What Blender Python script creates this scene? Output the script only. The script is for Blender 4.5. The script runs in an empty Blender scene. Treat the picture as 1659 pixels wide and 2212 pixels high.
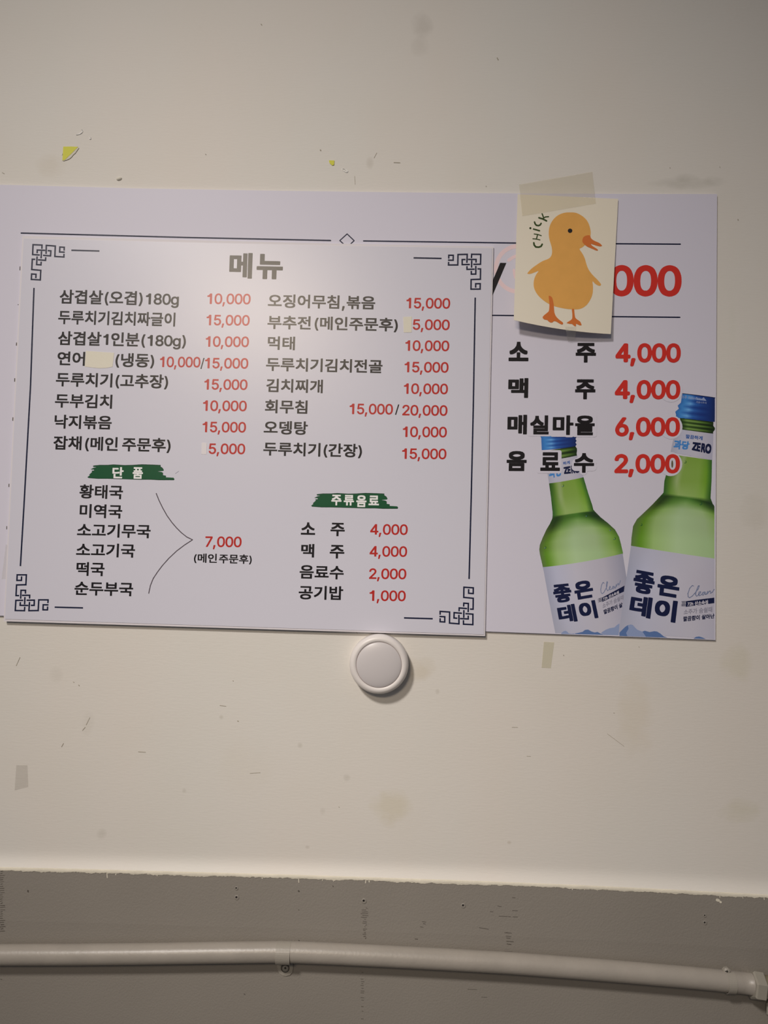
import bpy, bmesh, math, random
import numpy as np
from mathutils import Vector, Matrix

random.seed(7)
SC = bpy.context.scene
COL = SC.collection

# ------------------------------------------------------------------ camera
W, H, F = 1659.0, 2212.0, 1661.0
CAM = Vector((0.0, -1.0, 1.45))
YAW, PITCH, ROLL = math.radians(1.0012), math.radians(2.5687), math.radians(1.6329)
ROT = Matrix.Rotation(YAW, 3, 'Z') @ Matrix.Rotation(math.pi / 2 + PITCH, 3, 'X') @ Matrix.Rotation(ROLL, 3, 'Z')
cd = bpy.data.cameras.new('camera')
cd.sensor_fit = 'VERTICAL'
cd.sensor_height = 36.0
cd.lens = 36.0 * F / H
cd.clip_start = 0.02
cam = bpy.data.objects.new('camera', cd)
COL.objects.link(cam)
cam.matrix_world = Matrix.Translation(CAM) @ ROT.to_4x4()
SC.camera = cam

# ------------------------------------------------------------------ world, lights, exposure
SC.view_settings.view_transform = 'Standard'
SC.view_settings.look = 'None'
SC.view_settings.gamma = 1.0
SC.view_settings.use_curve_mapping = False
SC.view_settings.exposure = -0.16
w = bpy.data.worlds.new('world')
SC.world = w
w.use_nodes = True
w.node_tree.nodes['Background'].inputs[0].default_value = (0.90, 0.95, 1.08, 1)
w.node_tree.nodes['Background'].inputs[1].default_value = 0.115


def area(name, loc, target, size, size_y, power, color, spread=math.pi):
    l = bpy.data.lights.new(name, 'AREA')
    l.shape = 'RECTANGLE'
    l.size, l.size_y = size, size_y
    l.energy = power
    l.color = color
    l.spread = spread
    o = bpy.data.objects.new(name, l)
    COL.objects.link(o)
    o.location = loc
    o.rotation_euler = (Vector(target) - Vector(loc)).to_track_quat('-Z', 'Y').to_euler()
    return o


area('ceiling_lamp', (-1.20, -2.34, 3.43), (0.0, 0.0, 1.10), 0.32, 0.32, 4.9, (1.0, 0.935, 0.875), math.radians(46))
area('far_lamp', (-0.74, -2.9, 2.66), (-0.13, 0.0, 1.26), 0.60, 0.34, 2.75, (1.0, 0.83, 0.64), math.radians(60))
area('side_window', (-2.3, -1.7, 1.35), (-0.1, 0.0, 1.15), 0.7, 0.9, 0.9, (0.93, 0.96, 1.0))

# ------------------------------------------------------------------ pixel -> wall helpers


def P(px, py, y=0.0):
    """point of the photograph's pixel on the upright plane at depth y in front of (-) the wall"""
    d = ROT @ Vector(((px - W / 2) / F, -(py - H / 2) / F, -1.0))
    t = (y - CAM.y) / d.y
    return CAM + d * t


def lin(c):
    out = []
    for v in c:
        v = v / 255.0
        out.append(v / 12.92 if v <= 0.04045 else ((v + 0.055) / 1.055) ** 2.4)
    return out


WHITE = (0.70, 0.69, 0.785)
WSEEN = lin((187, 178, 181))


def pc(r, g, b, k=1.0):
    """ink albedo of a printed colour relative to the poster's white"""
    l = lin((r, g, b))
    return tuple(min(0.92, max(0.006, (l[i] * k - 0.006) / WSEEN[i] * WHITE[i])) for i in range(3))


# ------------------------------------------------------------------ materials
MATS = {}


def mat(name, col, rough=0.5, spec=0.5, metal=0.0, bump=0.0, bscale=200.0, var=0.0, vscale=8.0, alpha=1.0, coat=0.0, vcol=None):
    if name in MATS:
        return MATS[name]
    m = bpy.data.materials.new(name)
    m.use_nodes = True
    nt = m.node_tree
    b = nt.nodes['Principled BSDF']
    b.inputs['Base Color'].default_value = (*col, 1)
    b.inputs['Roughness'].default_value = rough
    b.inputs['Specular IOR Level'].default_value = spec
    b.inputs['Metallic'].default_value = metal
    b.inputs['Coat Weight'].default_value = coat
    b.inputs['Alpha'].default_value = alpha
    tc = nt.nodes.new('ShaderNodeTexCoord')
    if vcol:
        at = nt.nodes.new('ShaderNodeVertexColor')
        at.layer_name = vcol
        nt.links.new(at.outputs['Color'], b.inputs['Base Color'])
    elif var > 0:
        n = nt.nodes.new('ShaderNodeTexNoise')
        n.inputs['Scale'].default_value = vscale
        n.inputs['Detail'].default_value = 5
        nt.links.new(tc.outputs['Object'], n.inputs['Vector'])
        r = nt.nodes.new('ShaderNodeMapRange')
        r.inputs['From Min'].default_value = 0.3
        r.inputs['From Max'].default_value = 0.7
        r.inputs['To Min'].default_value = 1 - var
        r.inputs['To Max'].default_value = 1 + var
        nt.links.new(n.outputs['Fac'], r.inputs['Value'])
        mx = nt.nodes.new('ShaderNodeVectorMath')
        mx.operation = 'SCALE'
        mx.inputs[0].default_value = col
        nt.links.new(r.outputs['Result'], mx.inputs['Scale'])
        nt.links.new(mx.outputs['Vector'], b.inputs['Base Color'])
    if bump > 0:
        n2 = nt.nodes.new('ShaderNodeTexNoise')
        n2.inputs['Scale'].default_value = bscale
        n2.inputs['Detail'].default_value = 4
        nt.links.new(tc.outputs['Object'], n2.inputs['Vector'])
        bp = nt.nodes.new('ShaderNodeBump')
        bp.inputs['Strength'].default_value = bump
        bp.inputs['Distance'].default_value = 0.001
        nt.links.new(n2.outputs['Fac'], bp.inputs['Height'])
        nt.links.new(bp.outputs['Normal'], b.inputs['Normal'])
    MATS[name] = m
    return m


GL = dict(rough=0.295, spec=0.5)           # the satin film over the menu board
GLR = dict(rough=0.46, spec=0.28)          # the duller film over the rear price board
M_BOARD = mat('board_print_white', WHITE, bump=0.05, bscale=60, **GL)
M_BACK = mat('menu_lower_white', (0.71, 0.688, 0.795), bump=0.05, bscale=60, **GLR)
M_EDGE = mat('board_foam_edge', (0.76, 0.72, 0.76), rough=0.5)
M_RBLACK = mat('ink_black_rear', (0.010, 0.008, 0.010), **GLR)
M_RNAVY = mat('ink_navy_rear', (0.008, 0.012, 0.045), **GLR)
M_BLACK = mat('ink_black', (0.010, 0.008, 0.010), **GL)
M_NAVY = mat('ink_navy', (0.008, 0.012, 0.045), **GL)
M_RED = mat('ink_red', pc(166, 42, 36), **GL)
M_DRED = mat('ink_deep_red', pc(184, 46, 38), **GLR)
M_GREEN = mat('ink_green', pc(18, 72, 44), **GL)
M_GREEN2 = mat('ink_dark_green', pc(24, 48, 36), **GL)
M_WHITEINK = mat('ink_white_lettering', pc(212, 222, 210), **GL)
M_BRACE = mat('ink_grey_brown', pc(82, 72, 76), **GL)
M_PINK = mat('ink_pale_pink', pc(208, 178, 174), **GLR)
M_HALO = mat('ink_white_outline', (0.71, 0.688, 0.795), **GLR)
M_LNAVY = mat('ink_label_navy', pc(28, 32, 58), **GLR)
M_LBLUE = mat('ink_label_blue', pc(66, 118, 172), **GLR)
M_MBLUE = mat('ink_label_mid_blue', pc(52, 84, 138), **GLR)
M_LGREY = mat('ink_label_grey', pc(128, 122, 132), **GL)
M_SCRIPT = mat('ink_script_grey', pc(112, 116, 138), **GLR)
M_MTN = mat('ink_mountain_blue', pc(84, 104, 142), **GLR)
M_MTN2 = mat('ink_mountain_pale', pc(130, 138, 164), **GLR)
M_PRINT = mat('ink_photographic_print', (1, 1, 1), vcol='Col', **GLR)
M_CARD = mat('card_cream_paper', (0.84, 0.775, 0.645), rough=0.6, spec=0.3, bump=0.05, bscale=300)
M_CH_BODY = mat('ink_duckling_orange', (0.80, 0.41, 0.10), rough=0.6, spec=0.3, var=0.03, vscale=60)
M_CH_BEAK = mat('ink_duckling_beak', (0.68, 0.18, 0.035), rough=0.6, spec=0.3)
M_CH_EYE = mat('ink_duckling_eye', (0.012, 0.01, 0.012), rough=0.6, spec=0.3)
M_CH_TXT = mat('ink_card_green', (0.040, 0.075, 0.014), rough=0.6, spec=0.3)
M_STICK = mat('cream_sticker', (0.78, 0.74, 0.62), rough=0.55, bump=0.1, bscale=400)
M_YELL = mat('yellow_paper', (0.70, 0.69, 0.055), rough=0.6)
M_TORN = mat('torn_white_paper', (0.74, 0.70, 0.60), rough=0.8)
M_TAPE = mat('yellowed_clear_tape', (0.70, 0.62, 0.40), rough=0.4, alpha=0.22)
M_TAPE2 = mat('clear_tape', (0.70, 0.68, 0.60), rough=0.25, alpha=0.22)
M_TAPE3 = mat('masking_tape_beige', (0.72, 0.68, 0.52), rough=0.6, alpha=0.6)
M_GREYRES = mat('grey_adhesive_residue', (0.50, 0.47, 0.42), rough=0.6, alpha=0.22)
M_GLINT = mat('adhesive_glint_white', (0.96, 0.96, 0.94), rough=0.25, spec=1.0, coat=1.0)  # opaque white colour stands in for the glints on clear adhesive
M_PUCK = mat('puck_white_plastic', (0.80, 0.755, 0.73), rough=0.38)
M_LENS = mat('puck_lens_frosted', (0.63, 0.595, 0.60), rough=0.36)
M_GROOVE = mat('puck_groove', (0.30, 0.25, 0.24), rough=0.6)
M_GREY = mat('grey_wall_paint', (0.282, 0.256, 0.224), rough=0.55, bump=0.35, bscale=450, var=0.035, vscale=5)
M_PIPE = mat('grey_painted_conduit', (0.375, 0.340, 0.298), rough=0.36, bump=0.2, bscale=220, var=0.05, vscale=30)
M_CLAMP = mat('grey_painted_clamp', (0.36, 0.33, 0.285), rough=0.42, bump=0.15, bscale=300)
M_NUT = mat('grey_painted_nut', (0.34, 0.315, 0.265), rough=0.5)
M_YPIPE = mat('yellowish_fitting', (0.40, 0.34, 0.22), rough=0.45)
M_SCREW = mat('painted_screw', (0.30, 0.28, 0.25), rough=0.4)
M_HOLE = mat('dark_hole', (0.012, 0.010, 0.009), rough=0.9)
M_CRACK = mat('crack_shadow', (0.11, 0.095, 0.080), rough=0.9)
M_SCR = mat('scuff_brown', (0.40, 0.36, 0.29), rough=0.8)
M_CAULK = mat('cream_caulk', (0.78, 0.725, 0.60), rough=0.6, bump=0.3, bscale=300, var=0.06, vscale=60)

# ------------------------------------------------------------------ object helpers


def origin_of(parent):
    v = Vector((0, 0, 0))
    while parent is not None:
        v += parent.location
        parent = parent.parent
    return v


def mesh_obj(name, verts, faces, m, parent=None, smooth=False, colors=None):
    off = origin_of(parent)
    me = bpy.data.meshes.new(name)
    me.from_pydata([tuple(Vector(v) - off) for v in verts], [], faces)
    me.materials.append(m)
    if smooth:
        for p in me.polygons:
            p.use_smooth = True
    if colors is not None:
        ca = me.color_attributes.new('Col', 'FLOAT_COLOR', 'POINT')
        for i, c in enumerate(colors):
            ca.data[i].color = (c[0], c[1], c[2], 1)
    me.update()
    o = bpy.data.objects.new(name, me)
    COL.objects.link(o)
    if parent is not None:
        o.parent = parent
    return o


def tag(o, label, cat, group=None):
    o['label'] = label
    o['category'] = cat
    if group:
        o['group'] = group
    return o


def thing(name, loc, label, cat, group=None):
    o = bpy.data.objects.new(name, None)
    o.empty_display_size = 0.03
    COL.objects.link(o)
    o.location = loc
    return tag(o, label, cat, group)


def flat(y):
    return lambda px, py: P(px, py, y)


def poly(name, pts, m, surf, parent=None, thick=0.0, thin_back=None):
    """a flat print / sheet whose outline is given in the photo's frame; optional thickness towards the wall"""
    v = [surf(*p) for p in pts]
    n = len(v)
    if thick <= 0:
        return mesh_obj(name, v, [list(range(n))], m, parent)
    vb = [q + Vector((0, thick, 0)) for q in v]
    faces = [list(range(n)), list(range(2 * n - 1, n - 1, -1))]
    for i in range(n):
        j = (i + 1) % n
        faces.append([i, j, n + j, n + i])
    return mesh_obj(name, v + vb, faces, m, parent)


def ribbon_geo(paths, wpx, rounded=True):
    """px-space ribbons along polylines; returns verts(px), faces"""
    V, Fc = [], []
    for path in paths:
        ww = wpx
        if isinstance(path, tuple) and len(path) == 2 and isinstance(path[0], list):
            path, ww = path
        h = ww / 2.0
        for i in range(len(path) - 1):
            a, b = np.array(path[i], float), np.array(path[i + 1], float)
            d = b - a
            L = np.hypot(*d)
            if L < 1e-6:
                continue
            d /= L
            nn = np.array([-d[1], d[0]]) * h
            ea = 0.0 if (rounded or i == 0) else h
            eb = 0.0 if (rounded or i == len(path) - 2) else h
            a2, b2 = a - d * ea, b + d * eb
            k = len(V)
            V += [tuple(a2 + nn), tuple(b2 + nn), tuple(b2 - nn), tuple(a2 - nn)]
            Fc.append([k, k + 1, k + 2, k + 3])
        if rounded:
            for q in path:
                k = len(V)
                for j in range(10):
                    V.append((q[0] + h * math.cos(j * math.pi / 5), q[1] + h * math.sin(j * math.pi / 5)))
                Fc.append(list(range(k, k + 10)))
    return V, Fc


def ribbon(name, paths, wpx, m, surf, parent=None, rounded=True):
    V, Fc = ribbon_geo(paths, wpx, rounded)
    dep = [0] * len(V)
    for i, fc in enumerate(Fc):
        for q in fc:
            dep[q] = i % 9
    return mesh_obj(name, [surf(*v) + LAY * dep[i] for i, v in enumerate(V)], Fc, m, parent)


_tc = {}


# outlines of the figures and latin letters, in thousandths of the type size: advance, points, triangles
GLYPHS = {
    '0': (0.4531, "227 -7 191 -3 158 7 130 24 105 48 85 77 69 113 57 155 50 202 48 254 50 306 57 353 69 395 85 431 106 461 130 484 159 502 191 512 227 516 262 512 295 502 323 484 348 461 368 431 384 395 396 353 403 306 405 254 403 202 396 155 384 113 368 77 348 48 323 24 295 7 263 -3 227 50 250 52 271 60 290 74 306 92 320 116 330 144 338 176 342 213 344 254 342 295 338 332 330 365 320 393 306 416 290 435 271 449 250 457 227 460 203 457 182 449 163 435 147 416 134 393 123 365 115 332 111 295 109 254 111 213 115 176 123 144 134 116 147 92 163 74 182 60 203 52", "17 19 18 16 19 17 16 20 19 15 20 16 15 21 20 14 21 15 14 22 21 14 54 22 54 53 22 53 23 22 13 55 14 55 54 14 13 56 55 52 23 53 13 57 56 51 23 52 13 58 57 50 23 51 50 24 23 12 58 13 12 59 58 49 24 50 11 59 12 49 25 24 11 60 59 48 25 49 11 61 60 47 25 48 10 61 11 47 26 25 10 62 61 46 26 47 9 62 10 46 27 26 9 63 62 45 27 46 8 63 9 8 64 63 44 27 45 44 28 27 8 65 64 43 28 44 7 65 8 43 29 28 7 66 65 42 29 43 6 66 7 42 30 29 6 67 66 41 30 42 40 30 41 6 68 67 5 68 6 40 31 30 5 69 68 39 31 40 39 32 31 4 69 5 4 70 69 38 32 39 4 71 70 37 32 38 36 32 37 4 36 71 4 32 36 4 33 32 3 33 4 2 33 3 2 34 33 2 35 34 1 35 2 1 0 35"),
    '1': (0.4531, "76 0 76 55 391 55 391 0 276 509 276 0 212 0 212 448 209 448 86 358 86 427 198 509", "10 4 11 10 8 4 8 7 4 7 5 4 10 9 8 6 5 7 0 2 1 0 3 2"),
    '2': (0.4531, "64 0 64 47 234 229 252 248 268 266 282 282 294 298 303 312 311 327 316 341 319 356 320 371 319 389 315 405 308 419 298 431 287 441 273 449 258 455 241 458 224 460 205 458 188 454 172 447 159 438 148 427 139 413 132 398 128 381 127 362 66 362 68 391 75 418 86 442 102 464 121 482 143 496 168 507 196 513 225 516 254 513 281 507 306 497 328 482 346 465 361 445 372 423 379 398 381 372 380 354 377 336 371 318 363 299 351 280 336 259 317 235 294 209 267 180 153 60 153 57 389 57 389 0", "38 40 39 38 41 40 37 41 38 37 42 41 36 42 37 36 43 42 35 43 36 35 44 43 34 44 35 34 20 44 20 19 44 19 45 44 33 21 34 21 20 34 18 45 19 33 22 21 17 45 18 33 23 22 16 45 17 33 24 23 16 46 45 32 24 33 15 46 16 32 25 24 14 46 15 32 26 25 14 47 46 13 47 14 31 26 32 31 27 26 12 47 13 12 48 47 31 28 27 30 28 31 11 48 12 30 29 28 11 49 48 10 49 11 9 49 10 9 50 49 8 50 9 8 51 50 7 51 8 7 52 51 6 52 7 6 53 52 5 53 6 4 53 5 4 54 53 3 54 4 3 55 54 2 55 3 2 56 55 1 56 2 1 57 56 1 58 57 1 59 58 1 60 59 1 61 60 0 61 1"),
    '3': (0.4531, "218 -7 188 -5 159 1 133 10 108 22 88 38 70 57 57 79 48 104 44 132 109 132 112 115 118 100 126 87 137 76 150 66 165 59 182 54 200 51 219 50 239 51 258 55 275 61 291 69 304 80 315 93 323 108 328 125 329 145 328 163 323 180 316 196 306 211 292 223 275 234 254 241 229 246 201 248 157 248 157 299 288 448 288 452 70 452 70 509 372 509 372 461 211 278 211 289 247 290 279 286 308 276 333 262 354 244 371 222 383 198 391 173 393 145 390 116 383 90 370 66 354 45 333 27 309 12 281 2 251 -5", "42 44 43 42 45 44 42 41 45 41 40 45 40 46 45 39 47 40 47 46 40 38 47 39 47 49 48 38 49 47 38 50 49 38 51 50 38 37 51 37 52 51 36 52 37 35 52 36 35 53 52 34 53 35 33 53 34 32 53 33 32 54 53 31 54 32 31 55 54 30 55 31 29 55 30 29 56 55 28 56 29 27 56 28 27 57 56 8 10 9 8 11 10 26 57 27 26 58 57 8 12 11 25 58 26 7 12 8 7 13 12 24 58 25 24 59 58 7 14 13 23 59 24 6 14 7 6 15 14 22 59 23 6 16 15 22 60 59 21 60 22 6 17 16 5 17 6 20 60 21 5 18 17 19 60 20 5 19 18 5 60 19 5 61 60 4 61 5 4 62 61 3 62 4 3 63 62 2 63 3 2 64 63 1 64 2 1 0 64"),
    '4': (0.4531, '', ''),
    '5': (0.4531, "221 -7 192 -5 165 1 140 11 118 25 99 41 83 60 71 82 63 105 60 130 122 130 125 115 130 102 138 89 148 78 160 68 173 60 188 54 204 51 221 50 241 51 259 56 276 64 291 75 304 89 314 104 322 122 326 141 328 162 326 183 321 203 314 221 303 237 290 251 275 262 257 270 238 275 218 277 201 276 184 273 167 268 152 262 139 255 128 246 67 253 96 509 366 509 366 452 151 452 134 301 136 301 148 311 162 318 178 325 194 330 212 333 229 334 252 332 274 328 294 321 313 311 330 299 345 285 358 269 370 251 379 231 386 210 390 187 391 163 388 132 381 102 369 76 352 52 332 32 309 15 282 3 253 -4", "44 48 45 48 46 45 48 47 46 44 49 48 55 57 56 54 57 55 54 58 57 53 58 54 53 59 58 52 59 53 52 60 59 51 60 52 51 61 60 50 61 51 44 50 49 44 61 50 44 39 61 39 38 61 38 62 61 38 37 62 37 63 62 36 63 37 35 63 36 44 40 39 34 63 35 34 64 63 44 41 40 44 42 41 33 64 34 44 43 42 33 65 64 32 65 33 31 65 32 31 66 65 30 66 31 30 67 66 29 67 30 29 68 67 28 68 29 28 69 68 27 69 28 26 69 27 26 70 69 8 10 9 8 11 10 25 70 26 8 12 11 7 12 8 24 70 25 24 71 70 7 13 12 7 14 13 23 71 24 6 14 7 6 15 14 23 72 71 22 72 23 6 16 15 21 72 22 6 17 16 5 17 6 20 72 21 5 18 17 20 73 72 19 73 20 5 19 18 5 73 19 4 73 5 4 74 73 3 74 4 3 75 74 2 75 3 2 76 75 1 76 2 1 0 76"),
    '6': (0.4531, "226 -7 196 -4 168 3 142 15 119 31 100 51 84 74 73 101 66 130 64 162 65 187 71 212 80 239 93 268 112 302 137 340 252 509 322 509 151 261 145 261 151 270 157 279 165 288 174 295 184 302 196 307 208 311 221 313 235 314 265 312 291 305 316 295 337 280 355 262 370 240 380 215 387 187 389 157 387 127 379 98 368 73 352 50 333 30 310 14 284 3 257 -4 226 48 245 50 263 55 279 63 293 73 304 86 314 101 322 119 326 137 327 157 326 178 322 196 314 213 304 228 293 241 279 251 263 259 245 264 226 265 207 264 190 259 174 252 160 241 148 229 138 214 131 197 126 179 125 158 126 138 131 119 138 102 148 86 160 73 174 63 190 55 207 50", "15 17 16 15 23 17 23 18 17 14 23 15 27 29 28 26 29 27 26 30 29 25 30 26 24 30 25 24 31 30 13 23 14 23 31 24 13 22 23 18 31 23 18 32 31 13 21 22 18 64 32 64 33 32 13 20 21 13 19 20 12 19 13 18 65 64 63 33 64 18 66 65 62 33 63 62 34 33 12 18 19 12 66 18 12 67 66 61 34 62 12 68 67 60 34 61 12 69 68 59 34 60 59 35 34 11 69 12 11 70 69 58 35 59 58 36 35 11 71 70 57 36 58 10 71 11 10 72 71 56 36 57 56 37 36 9 72 10 9 73 72 55 37 56 8 73 9 8 74 73 54 37 55 54 38 37 8 75 74 53 38 54 7 75 8 53 39 38 7 76 75 52 39 53 7 77 76 51 39 52 6 77 7 51 40 39 6 78 77 50 40 51 5 78 6 5 79 78 49 40 50 49 41 40 5 80 79 48 41 49 5 81 80 47 41 48 4 81 5 4 46 81 46 41 47 46 42 41 4 42 46 3 42 4 3 43 42 2 43 3 2 44 43 1 44 2 1 45 44 0 45 1"),
    '7': (0.4531, "97 0 323 448 323 452 62 452 62 509 391 509 391 449 165 0", "3 5 4 3 2 5 2 6 5 1 6 2 1 7 6 0 7 1"),
    '8': (0.4531, "226 -7 193 -5 163 1 136 11 111 25 91 42 74 62 62 84 54 109 52 135 53 156 58 176 65 195 75 212 87 228 101 241 117 252 134 260 153 265 153 267 129 276 109 289 93 308 80 330 73 354 70 380 73 405 79 429 90 450 106 469 124 485 146 498 170 508 197 514 226 516 255 514 282 508 306 498 328 485 346 469 361 450 373 429 379 405 382 380 379 354 372 330 359 308 343 289 323 276 300 267 300 265 319 260 335 252 351 241 365 228 377 212 387 195 395 176 399 156 401 135 398 109 391 84 378 62 362 42 341 25 317 11 289 1 259 -5 226 49 248 50 267 54 285 60 300 69 313 79 323 91 331 106 335 121 337 139 335 157 330 173 322 189 312 202 298 213 283 223 265 230 247 234 226 235 206 234 187 230 169 223 154 213 140 202 130 189 122 173 117 157 115 139 117 121 121 106 129 91 139 79 152 69 167 60 185 54 205 50 226 290 244 291 260 294 274 300 287 308 298 318 307 330 314 344 318 359 319 376 318 392 314 407 308 420 299 432 288 442 275 449 260 455 244 459 226 460 208 459 192 455 177 449 164 442 153 432 145 420 138 407 134 392 133 376 134 359 138 344 145 330 154 318 165 308 178 300 193 294 209 291", "33 35 34 32 35 33 32 36 35 31 36 32 31 37 36 30 37 31 30 38 37 29 38 30 29 39 38 28 123 29 123 39 29 123 122 39 122 121 39 121 40 39 28 124 123 120 40 121 28 125 124 119 40 120 27 125 28 119 41 40 27 126 125 118 41 119 27 127 126 117 41 118 116 41 117 27 128 127 26 128 27 116 42 41 26 129 128 115 42 116 26 130 129 114 42 115 25 130 26 114 43 42 25 131 130 113 43 114 24 131 25 113 44 43 24 132 131 112 44 113 24 133 132 111 44 112 111 45 44 23 133 24 23 134 133 110 45 111 23 135 134 109 45 110 109 46 45 22 135 23 22 136 135 108 46 109 22 137 136 107 46 108 107 47 46 21 137 22 21 138 137 106 47 107 21 139 138 105 47 106 21 104 139 104 47 105 21 47 104 21 48 47 20 48 21 20 49 48 19 49 20 18 49 19 18 50 49 17 50 18 17 51 50 16 51 17 16 52 51 15 52 16 15 53 52 14 86 15 86 53 15 86 54 53 14 87 86 85 54 86 14 88 87 84 54 85 14 89 88 83 54 84 13 89 14 83 55 54 13 90 89 82 55 83 13 91 90 81 55 82 12 91 13 81 56 55 12 92 91 80 56 81 11 92 12 80 57 56 11 93 92 79 57 80 79 58 57 10 93 11 10 94 93 78 58 79 10 95 94 77 58 78 77 59 58 9 95 10 9 96 95 76 59 77 8 96 9 76 60 59 8 97 96 75 60 76 75 61 60 7 97 8 7 98 97 74 61 75 7 99 98 73 61 74 6 99 7 73 62 61 6 100 99 72 62 73 6 101 100 71 62 72 5 101 6 71 63 62 5 102 101 70 63 71 5 103 102 69 63 70 5 68 103 68 63 69 5 63 68 4 63 5 4 64 63 4 65 64 3 65 4 2 65 3 2 66 65 1 66 2 1 67 66 0 67 1"),
    '9': (0.4531, "226 516 256 513 285 506 310 494 333 478 352 458 368 434 380 408 387 378 389 347 387 322 382 296 373 270 359 240 340 207 315 168 200 0 130 0 301 248 307 248 302 238 295 229 287 221 278 214 268 207 257 202 245 198 232 195 218 195 188 197 161 203 137 214 116 229 98 247 83 269 72 294 66 321 64 352 66 382 73 411 85 436 101 459 120 479 143 494 168 506 196 513 226 460 207 459 190 454 174 446 160 435 148 423 138 407 131 390 127 372 125 352 127 331 131 313 138 295 148 280 160 268 174 257 190 250 207 245 226 243 245 245 263 249 279 257 293 267 305 280 314 295 322 312 326 330 327 350 326 371 322 390 314 407 305 422 293 435 279 446 263 454 245 459", "45 1 0 44 1 45 44 2 1 43 2 44 43 3 2 42 3 43 42 4 3 41 4 42 41 46 4 46 5 4 41 47 46 81 5 46 40 47 41 40 48 47 80 5 81 80 6 5 40 49 48 79 6 80 40 50 49 78 6 79 39 50 40 39 51 50 77 6 78 77 7 6 39 52 51 76 7 77 38 52 39 76 8 7 38 53 52 75 8 76 38 54 53 74 8 75 37 54 38 74 9 8 37 55 54 73 9 74 36 55 37 36 56 55 72 9 73 72 10 9 36 57 56 71 10 72 71 11 10 35 57 36 35 58 57 70 11 71 70 12 11 35 59 58 69 12 70 34 59 35 34 60 59 68 12 69 68 13 12 33 60 34 33 61 60 67 13 68 33 62 61 66 19 67 19 13 67 33 63 62 65 18 66 18 19 66 65 24 18 24 17 18 20 13 19 32 63 33 32 64 63 64 24 65 32 24 64 20 14 13 21 14 20 22 14 21 31 24 32 23 14 22 30 24 31 24 14 23 30 25 24 17 14 24 17 15 14 29 25 30 29 26 25 29 27 26 28 27 29 17 16 15"),
    ',': (0.1878, "38 -119 68 71 137 71 84 -119", "0 2 1 0 3 2"),
    '(': (0.2731, "89 207 90 244 94 283 101 324 109 364 119 403 132 441 145 477 160 510 177 539 236 539 219 503 204 466 191 428 179 390 169 351 161 313 156 276 152 241 151 207 152 176 155 145 160 115 167 83 177 50 188 16 202 -19 218 -57 236 -96 177 -96 150 -46 128 4 111 55 99 106 92 156", "8 10 9 8 11 10 7 11 8 7 12 11 6 12 7 6 13 12 5 13 6 5 14 13 4 14 5 4 15 14 3 15 4 3 16 15 2 16 3 2 17 16 1 17 2 1 18 17 0 18 1 0 19 18 34 19 0 34 20 19 34 21 20 33 21 34 33 22 21 33 23 22 32 23 33 32 24 23 31 24 32 31 25 24 31 26 25 30 26 31 30 27 26 29 27 30 29 28 27"),
    ')': (0.2731, "37 -96 56 -56 72 -18 86 18 97 52 106 85 113 116 118 147 121 177 122 207 121 241 117 276 112 313 104 351 94 390 82 428 69 466 54 503 37 539 97 539 113 510 128 477 142 441 154 403 164 364 173 323 179 283 183 244 184 207 182 156 174 104 161 53 144 3 123 -47 97 -96", "17 19 18 17 20 19 17 21 20 16 21 17 16 22 21 15 22 16 15 23 22 14 23 15 14 24 23 13 24 14 13 25 24 12 25 13 12 26 25 11 26 12 11 27 26 10 27 11 10 28 27 9 28 10 8 28 9 8 29 28 7 29 8 7 30 29 6 30 7 5 30 6 5 31 30 4 31 5 4 32 31 3 32 4 2 32 3 2 33 32 1 33 2 1 34 33 0 34 1"),
    '/': (0.2492, "235 533 71 -76 14 -76 178 533", "2 0 3 2 1 0"),
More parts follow.
